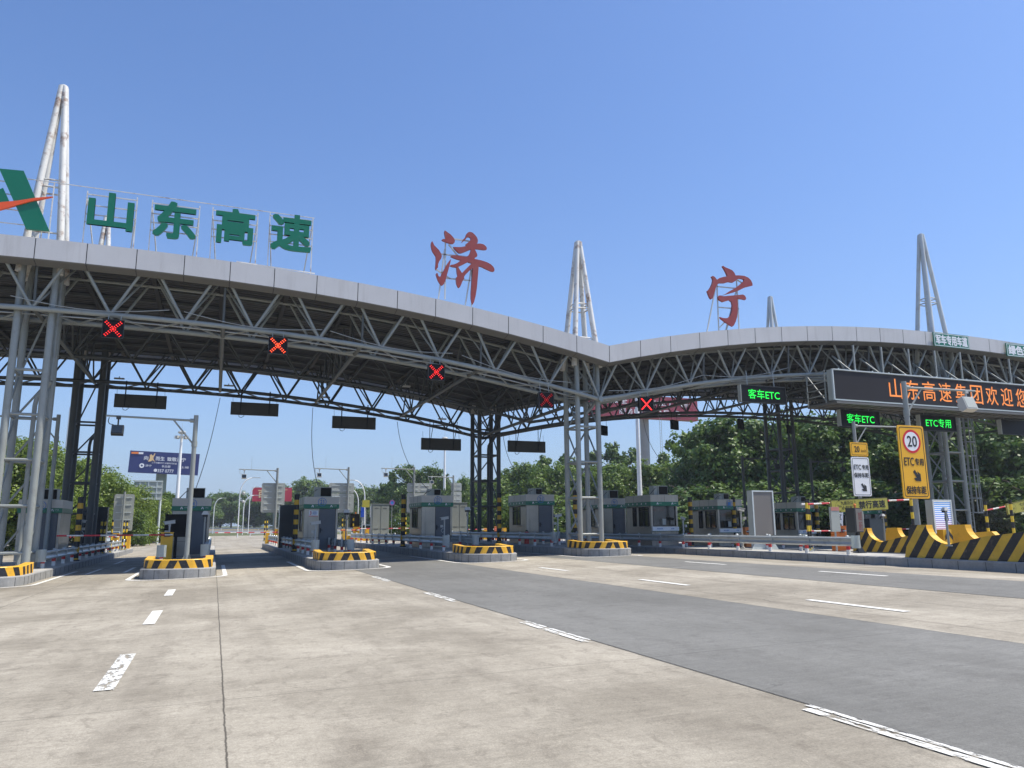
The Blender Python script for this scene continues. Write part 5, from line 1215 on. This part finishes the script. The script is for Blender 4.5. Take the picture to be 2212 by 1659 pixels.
def billboard(lb, A, B, hpx, Y, m_, rz=0, pole=None, pm='green_pole', pr=.6, depth=.8):
    a, b = pt(*A, Y=Y), pt(*B, Y=Y); w_ = b.x-a.x; ang = -math.atan2(b.z-a.z, w_); h = pt(A[0], A[1], Y=Y).z-pt(A[0], A[1]+hpx, Y=Y).z
    T = thing('billboard', lb, 'billboard', (a.x, Y, zg(a.x, Y))); z1 = a.z-zg(a.x, Y); L_ = math.hypot(w_, b.z-a.z)
    rot = Matrix.Rotation(ang, 3, 'Y')
    mb = MB(); mb.box(Vector((0, 0, z1))+rot@Vector((L_/2, depth/2, -h/2)), (L_, depth, h), M=rot); bd = mb.build('board', m_, T)
    mb = MB(); 
    if pole: q = pt(pole, 1000, Y=Y+.4).x-a.x; mb.tube((q, depth+pr, 0), (q, depth+pr, z1-h*.4), pr, n=18); mb.box((q, depth+pr*.3, z1-h*.5), (pr, pr*1.2, .5))
    mb.build('column', pm, T)
    return T, bd, L_, h, z1, rot
def bt(rot, L_, z1, u, v): return Vector((0, 0, z1))+rot@Vector((u, -.06, -v))
T, bd, L_, h, z1, rot = billboard('blue billboard with white writing and phone number 357 0777', (281.5, 973), (431.5, 981), 47, 125, 'bb_blue', pole=350, pr=.75); ang = 0
mb = MB(); AN = -math.atan2(rot[2][0], rot[0][0]) if 0 else math.atan2(-rot[2][0], rot[0][0])
def btxt(mb, s_, u, v, w_, hh, off=.01, mi=0): text(mb, s_, bt(rot, L_, z1, L_*u, h*v), L_*w_, h*hh, off, mi=mi, ang=AN)
btxt(mb, '向', .235, .31, .06, .19, .015); btxt(mb, '而生', .435, .31, .13, .19, .015); btxt(mb, '致敬济宁', .67, .31, .27, .19, .015)
btxt(mb, '三千共繁济宁 标准时代价值', .5, .51, .36, .075); btxt(mb, '济宁', .28, .66, .09, .1); btxt(mb, '玖云朗', .53, .66, .12, .11); btxt(mb, '上城', .8, .66, .12, .1); btxt(mb, '357 0777', .53, .87, .23, .15, .02)
c0 = bt(rot, L_, z1, L_*.385, h*.86); ring(mb, c0.x, c0.z, .01, .24, c0.y, 0, 14); c0 = bt(rot, L_, z1, L_*.185, h*.67); ring(mb, c0.x, c0.z, .15, .34, c0.y, 0, 16)
mb.build('lettering', 'sign_white', bd)
mb = MB(); mb.plate([[(-.9, -1.1), (-.5, -.2), (-.55, .7), (-.2, .9), (.2, .5), (.7, 1.3), (.75, .9), (.35, -.1), (.5, -.6), (1, -1.2), (.2, -.7), (-.2, -1.0)]], lambda a, b, t: tuple(bt(rot, L_, z1, L_*.315, h*.28)+Vector((a*.55, -t, b*.55))), .02); mb.build('figure_mark', 'gold', bd)
mb = MB(); c = bt(rot, L_, z1, L_*.07, h*.1); mb.box(c, (L_*.1, .02, h*.09)); mb.build('corner_tag', 'orange', bd); mb = MB(); mb.box(bt(rot, L_, z1, L_*.155, h*.1), (L_*.065, .02, h*.09)); mb.build('corner_plate', 'sign_white', bd)
T, bd, L_, h, z1, rot = billboard('red billboard with gold brush characters behind the sign backs', (546, 1053), (631, 1053.5), 30, 190, 'bb_red', pole=600, pr=.4); AN = 0
mb = MB(); btxt(mb, '百祥', .32, .45, .36, .6, .03); btxt(mb, '山', .85, .14, .06, .12, .02); btxt(mb, '1', .80, .7, .03, .4, .05); mb.build('lettering', 'gold', bd)
T, bd, L_, h, z1, rot = billboard('large maroon billboard behind the rear truss on a thick concrete column', (1268, 846), (1506, 862), 50, 118, 'bb_maroon', pole=1407, pm='concrete_col', pr=.80, depth=1.5); AN = math.atan2(-rot[2][0], rot[0][0])
mb = MB(); btxt(mb, '交通安全', .22, .3, .26, .26, .01); btxt(mb, '高空广告', .72, .3, .4, .24, .01); btxt(mb, '服务电话', .4, .74, .25, .26, .01); btxt(mb, '05 2', .72, .74, .25, .26, .01); mb.build('lettering', 'sign_white', bd)
mb = MB(); q = pt(1428, 930, Y=117.6)
for s_ in (-.18, .18): mb.beam((q.x+s_-T.location.x, -.3, 1), (q.x+s_-T.location.x, -.3, z1-h), .05, .05)
for k in range(int((z1-h-1.5)/.5)): mb.beam((q.x-.18-T.location.x, -.3, 1.3+k*.5), (q.x+.18-T.location.x, -.3, 1.3+k*.5), .05, .05)
mb.build('ladder', 'cabinet_grey', T)
p = pt(610, 1050, Y=100)
T = thing('gantry_board', 'grey board seen from behind above the left trees', 'road sign', tuple(pt(320, 1059, Y=88)))
mb = MB(); mb.box((0, 0, 0), (2.7, .1, 2.0)); mb.build('board', 'cabinet_grey', T); mb = MB()
for z in (-.9, -.3, .3, .9): mb.box((0, -.08, z), (2.6, .06, .1))
for x in (-.8, 0, .8): mb.box((x, -.07, 0), (.1, .05, 1.9))
mb.tube((1.2, .2, -8), (1.2, .2, 1), .12); mb.build('frame', 'board_frame', T)
# far guardrails
def farrail(lb, pts, z=.45):
    T = thing('guardrail', lb, 'guardrail', (pts[0][0], pts[0][1], zg(*pts[0]))); o = Vector(T.location); mb = MB(); mp_ = MB()
    for a, b in zip(pts, pts[1:]):
        A = Vector((*a, zg(*a)+z))-o; B = Vector((*b, zg(*b)+z))-o; mb.beam(A, B, .06, .32); n_ = int((B-A).length/4)
        for q in range(n_): c = A+(B-A)*q/n_; mp_.beam(c-Vector((0, 0, z)), c, .14, .14)
    mb.build('beam', 'galv', T); mp_.build('post', 'post_white', T, kind='stuff')
farrail('far guardrail curving along the exit road below the trees', [(60, 148), (46, 168), (30, 186), (6, 198), (-20, 208), (-60, 216)])
farrail('guardrail on the left verge beyond the booths', [(-14, 62), (-14, 90), (-16, 110), (-22, 128), (-34, 142)])
farrail('second guardrail across the exit road', [(5, 120), (20, 134), (40, 140), (60, 141)])
# parked car beyond the left lane
def car(lb, x, y, z0, rz):
    T = thing('car', lb, 'car', (x, y, z0), rz)
    prof = [(-2.2, .35), (-2.25, .75), (-2.0, .9), (-1.2, 1.0), (-.6, 1.42), (.7, 1.45), (1.35, 1.0), (2.1, .85), (2.25, .6), (2.2, .3)]
    mb = MB(); mb.plate([[(a, b) for a, b in prof]], lambda a, b, t: (-.88+t, a, b), 1.76); mb.build('body', 'car_paint', T)
    mb = MB(); mb.plate([[(-1.15, 1.02), (-.62, 1.36), (.66, 1.39), (1.2, 1.02)]], lambda a, b, t: (-.895+t, a, b), 1.79); mb.face([(-.7, -1.21, 1.02), (.7, -1.21, 1.02), (.62, -.66, 1.40), (-.62, -.66, 1.40)]); mb.build('window', 'glass', T)
    for sx in (-.8, .8):
        for sy in (-1.35, 1.4): mb = MB(); mb.tube((sx-.1, sy, .33), (sx+.1, sy, .33), .33, n=16); mb.build('wheel', 'rubber', T)
    for sx in (-.65, .65): mb = MB(); mb.box((sx, -2.24, .68), (.35, .06, .14)); mb.build('headlight', 'sign_white', T)
p = pt(349, 1150, X=-7.5); car('silver blue car on the road beyond booth 24', p.x, 68, zg(p.x, 68), .1)
p = pt(806, 1136, Y=78); car('white car far behind the grey cabinet', p.x, 78, zg(p.x, 78), .6)

# ---------------------------------------------------------------- trees
def crown_mesh(seed, H, Rr, nleaf, size, style):
    rnd = random.Random(seed); mb = MB(); blobs = []
    nb = 17 if style != 'bush' else 8
    for q in range(nb):
        t = rnd.random(); a = rnd.random()*6.283; zc = H*(.17+.71*t) if style != 'bush' else H*(.25+.45*t)
        env = math.sin(min(1, max(.05, (zc/H-.1)/.95))*math.pi)**.55 if style != 'poplar' else (1-abs(zc/H-.45)*1.3)
        rr = Rr*max(.15, env)*rnd.uniform(.25, .85); br = Rr*rnd.uniform(.28, .48)*(1-.35*t)
        blobs.append((Vector((rr*math.cos(a), rr*math.sin(a), zc)), br, rnd.random()))
    blobs.append((Vector((0, 0, H*.86)), Rr*.32, .6)); blobs.append((Vector((0, 0, H*.55)), Rr*.6, .4))
    tw = sum(b[1]**2 for b in blobs)
    for c, br, sh in blobs:
        n_ = int(nleaf*br*br/tw)
        sub = [(c+Vector((rnd.gauss(0, 1), rnd.gauss(0, 1), rnd.gauss(0, .8))).normalized()*br*rnd.uniform(.55, 1.0), rnd.random()) for _ in range(max(6, n_//26))]
        for q in range(n_):
            sc_, sv = sub[rnd.randrange(len(sub))]
            d = Vector((rnd.gauss(0, 1), rnd.gauss(0, 1), rnd.gauss(0, .75)))
            p = sc_+d*br*.17
            if p.z < .25: p.z = .25+rnd.random()*.4
            nrm = (p-c).normalized()*.8+Vector((rnd.gauss(0, .55), rnd.gauss(0, .55), rnd.gauss(.35, .55))); nrm.normalize()
            u = nrm.cross(Vector((0, 0, 1))); u = u.normalized() if u.length > .05 else Vector((1, 0, 0)); v = nrm.cross(u)
            ang_ = rnd.random()*6.283; u, v = u*math.cos(ang_)+v*math.sin(ang_), v*math.cos(ang_)-u*math.sin(ang_)
            s = size*rnd.uniform(.55, 1.25); k = .55 if style == 'locust' else .8
            val = .35*sh+.35*sv+.3*rnd.random()
            mb.face([p-u*s, p-v*s*k+u*s*.1, p+u*s*1.1, p+v*s*k+u*s*.1], 0, [(val, 0)]*4)
    zm = sorted(v[2] for v in mb.v)[int(len(mb.v)*.998)]; mb.v = [(x, y, z*H/zm) for x, y, z in mb.v]
    return mb
def trunk_mesh(seed, H, Rr):
    rnd = random.Random(seed+99); mb = MB(); x = y = 0; z = 0; r = H*.017+.06
    P_ = [Vector((0, 0, -.3))]
    for q in range(5): x += rnd.gauss(0, .12); y += rnd.gauss(0, .12); z += H*.15; P_.append(Vector((x, y, z)))
    for q, (a, b) in enumerate(zip(P_, P_[1:])):
        mb.tube(a, b, r*(1-.15*q), r*(1-.15*(q+1)), n=8)
        if q > 0:
            for _ in range(3):
                an = rnd.random()*6.283; L_ = Rr*rnd.uniform(.35, .6); e = b+Vector((math.cos(an)*L_, math.sin(an)*L_, L_*rnd.uniform(.4, .9))); mb.tube(b, e, r*(.45-.06*q), r*.12, n=6)
    return mb
TP = {}
def tree(kind, seed, label, cat, x, y, h, wide=1., group=None, name=None):
    spec = {'locust': ('leaf_bright', 8., 4.0, 15000, .125, 'locust'), 'dark': ('leaf_dark', 10., 3.9, 17000, .145, 'plane'), 'mid': ('leaf_mid', 9., 3.8, 15000, .14, 'plane'), 'poplar': ('leaf_dark', 11., 2.6, 12000, .15, 'poplar'), 'bush': ('leaf_mid', 2.4, 1.7, 7000, .065, 'bush'), 'darkbush': ('leaf_dark', 2.4, 1.7, 7000, .065, 'bush'), 'olive': ('leaf_olive', 3.2, 1.6, 6000, .07, 'bush')}[kind]
    key = (kind, seed)
    if key not in TP:
        T = thing(name or {'bush': 'bush', 'darkbush': 'bush', 'olive': 'bush'}.get(kind, 'tree'), label, cat, group=group)
        crown_mesh(seed*13+len(kind), spec[1], spec[2], spec[3], spec[4], spec[5]).build('crown', spec[0], T)
        trunk_mesh(seed, spec[1], spec[2]).build('trunk', 'bark', T); TP[key] = T; T['_n'] = 0; o = T
    else: o = copy_tree(TP[key])
    if '_n' in o: del o['_n']
    s = h/spec[1]; o.location = (x, y, zg(x, y)-.03); o.scale = (s*wide, s*wide, s); o.rotation_euler = (0, 0, random.random()*6.28); o['label'] = label; o['category'] = cat
    if group: o['group'] = group
    return o
def at(px_, Y): p = pt(px_, 1130, Y=Y); return p.x
LT = [(-60, 62, 8.6), (-10, 74, 9.2), (40, 66, 8.4), (95, 80, 9.2), (128, 70, 7.6), (165, 86, 8.6), (205, 78, 7.2), (240, 88, 7.2), (275, 84, 5.9), (305, 94, 6.0), (335, 104, 5.2)]
for j, (px_, Y, h) in enumerate(LT):
    tree('locust' if j != 10 else 'mid', j % 3, 'bright green feathery tree left of booth 24, number %d from the left' % (j+1), 'tree', at(px_, Y), Y, h, 1.15, 'feathery trees on the left verge')
for j, (px_, Y, h) in enumerate([(318, 100, 4.6), (345, 97, 5.0), (362, 108, 6.0), (290, 82, 3.6)]):
    tree('mid', j % 2, 'low rounded tree at the right end of the left verge, number %d from the left' % (j+1), 'tree', at(px_, Y), Y, h, 1.2, 'low trees by the exit road')
FT = [(452, 232, 9.5), (476, 240, 10.5), (500, 236, 10), (524, 242, 10.5), (550, 238, 9), (575, 236, 9.5), (600, 232, 10), (625, 220, 12), (650, 214, 13.5), (675, 214, 13), (700, 210, 12), (728, 212, 11.5), (756, 206, 11), (784, 200, 11), (806, 190, 10.5)]
for j, (px_, Y, h) in enumerate(FT):
    tree('dark' if j < 7 else 'mid', j % 3, 'far tree beyond the exit road, number %d from the left' % (j+1), 'tree', at(px_, Y), Y, h, 1.25, 'far trees beyond the exit road')
MT_ = [(826, 132, 8.5), (846, 128, 10.4), (872, 124, 11.2), (900, 128, 10.2), (932, 124, 11.2), (955, 130, 9.6), (980, 118, 7.6), (1004, 112, 8.8), (1030, 108, 8.2)]
for j, (px_, Y, h) in enumerate(MT_):
    tree('poplar' if j in (0, 1, 3) else 'dark', j % 3, 'dark tree behind booth 22, number %d from the left' % (j+1), 'tree', at(px_, Y), Y, h, .92, 'dark trees behind booth 22')
RT = [(1058, 102, 8.0), (1085, 98, 8.2), (1112, 94, 9.6), (1142, 90, 9.4), (1172, 94, 10.2), (1204, 88, 9.4), (1236, 90, 9.6), (1268, 84, 8.6), (1300, 86, 9.4), (1330, 82, 9.0), (1362, 84, 9.6), (1395, 80, 9.4), (1428, 80, 9.0), (1460, 78, 9.6)]
for j, (px_, Y, h) in enumerate(RT):
    tree('mid', j % 3, 'mid green tree in the row right of booth 21, number %d from the left' % (j+1), 'tree', at(px_, Y), Y, h, 1.1, 'green tree row right of booth 21')
for j, (px_, Y, h) in enumerate([(1180, 104, 11.8), (1225, 106, 12.4), (1290, 100, 12.6), (1326, 98, 13.6), (1372, 100, 13.2), (1440, 98, 12.6), (1500, 92, 12.4)]):
    tree('poplar', j % 3, 'pointed dark tree top behind the green row, number %d from the left' % (j+1), 'tree', at(px_, Y), Y, h, .95, 'pointed trees behind the green row')
BT = [(1500, 72, 11.0), (1540, 68, 12.4), (1585, 64, 12.6), (1632, 66, 12.8), (1682, 62, 12.4), (1730, 60, 12.4), (1785, 60, 12.6), (1840, 57, 12.4), (1900, 56, 12.2), (1955, 54, 12.4), (2015, 53, 12.2), (2075, 51, 12.4), (2135, 50, 12.2), (2200, 48, 12), (2270, 46, 12)]
for j, (px_, Y, h) in enumerate(BT):
    tree('dark', j % 4, 'tall dark broadleaf tree in the right hand grove, number %d from the left' % (j+1), 'tree', at(px_, Y), Y, h, 1.15, 'dark grove on the right')
for j, (px_, Y, h) in enumerate([(1480+k*58, 66-1.6*k, 3.4+.5*(k % 2)) for k in range(14)]):
    tree('darkbush', j % 2, 'leafy bush at the foot of the right hand grove, number %d from the left' % (j+1), 'bush', at(px_, Y-6), Y-6, h+1.5, 1.6, 'bushes below the right hand grove')
for j, (px_, Y, h) in enumerate([(1060+k*46, 80-.6*k, 3.2+.5*(k % 2)) for k in range(10)]):
    tree('bush', j % 2, 'leafy bush behind booth 21, number %d from the left' % (j+1), 'bush', at(px_, Y-4), Y-4, h+1, 1.7, 'bushes behind booth 21')
tree('olive', 0, 'yellowish shrub tree beside the caged ladder', 'shrub', at(2120, 38), 38, 3.9, 1.0)
tree('olive', 1, 'yellowish shrub at the right edge below the height board', 'shrub', at(2200, 40), 40, 3.2, 1.2)
tree('bush', 0, 'round green bush right of the grey cabinet', 'bush', at(866, 74), 74, 2.6, 1.0)
tree('olive', 2, 'dry bush behind the foreground ramp', 'shrub', at(2050, 40), 40, 2.6, 1.3)

# ---------------------------------------------------------------- summer haze: one closed box of thin even air
mb = MB(); mb.box((100, 240, 13), (900, 640, 36))
mh = bpy.data.materials.new('haze'); mh.use_nodes = True; mh.node_tree.nodes.clear()
pv = mh.node_tree.nodes.new('ShaderNodeVolumePrincipled'); pv.inputs['Color'].default_value = (.86, .92, 1, 1); pv.inputs['Density'].default_value = .00045; pv.inputs['Anisotropy'].default_value = .3
oo = mh.node_tree.nodes.new('ShaderNodeOutputMaterial'); mh.node_tree.links.new(pv.outputs[0], oo.inputs['Volume']); MT['haze'] = mh
mb.build('haze', 'haze', kind='stuff')
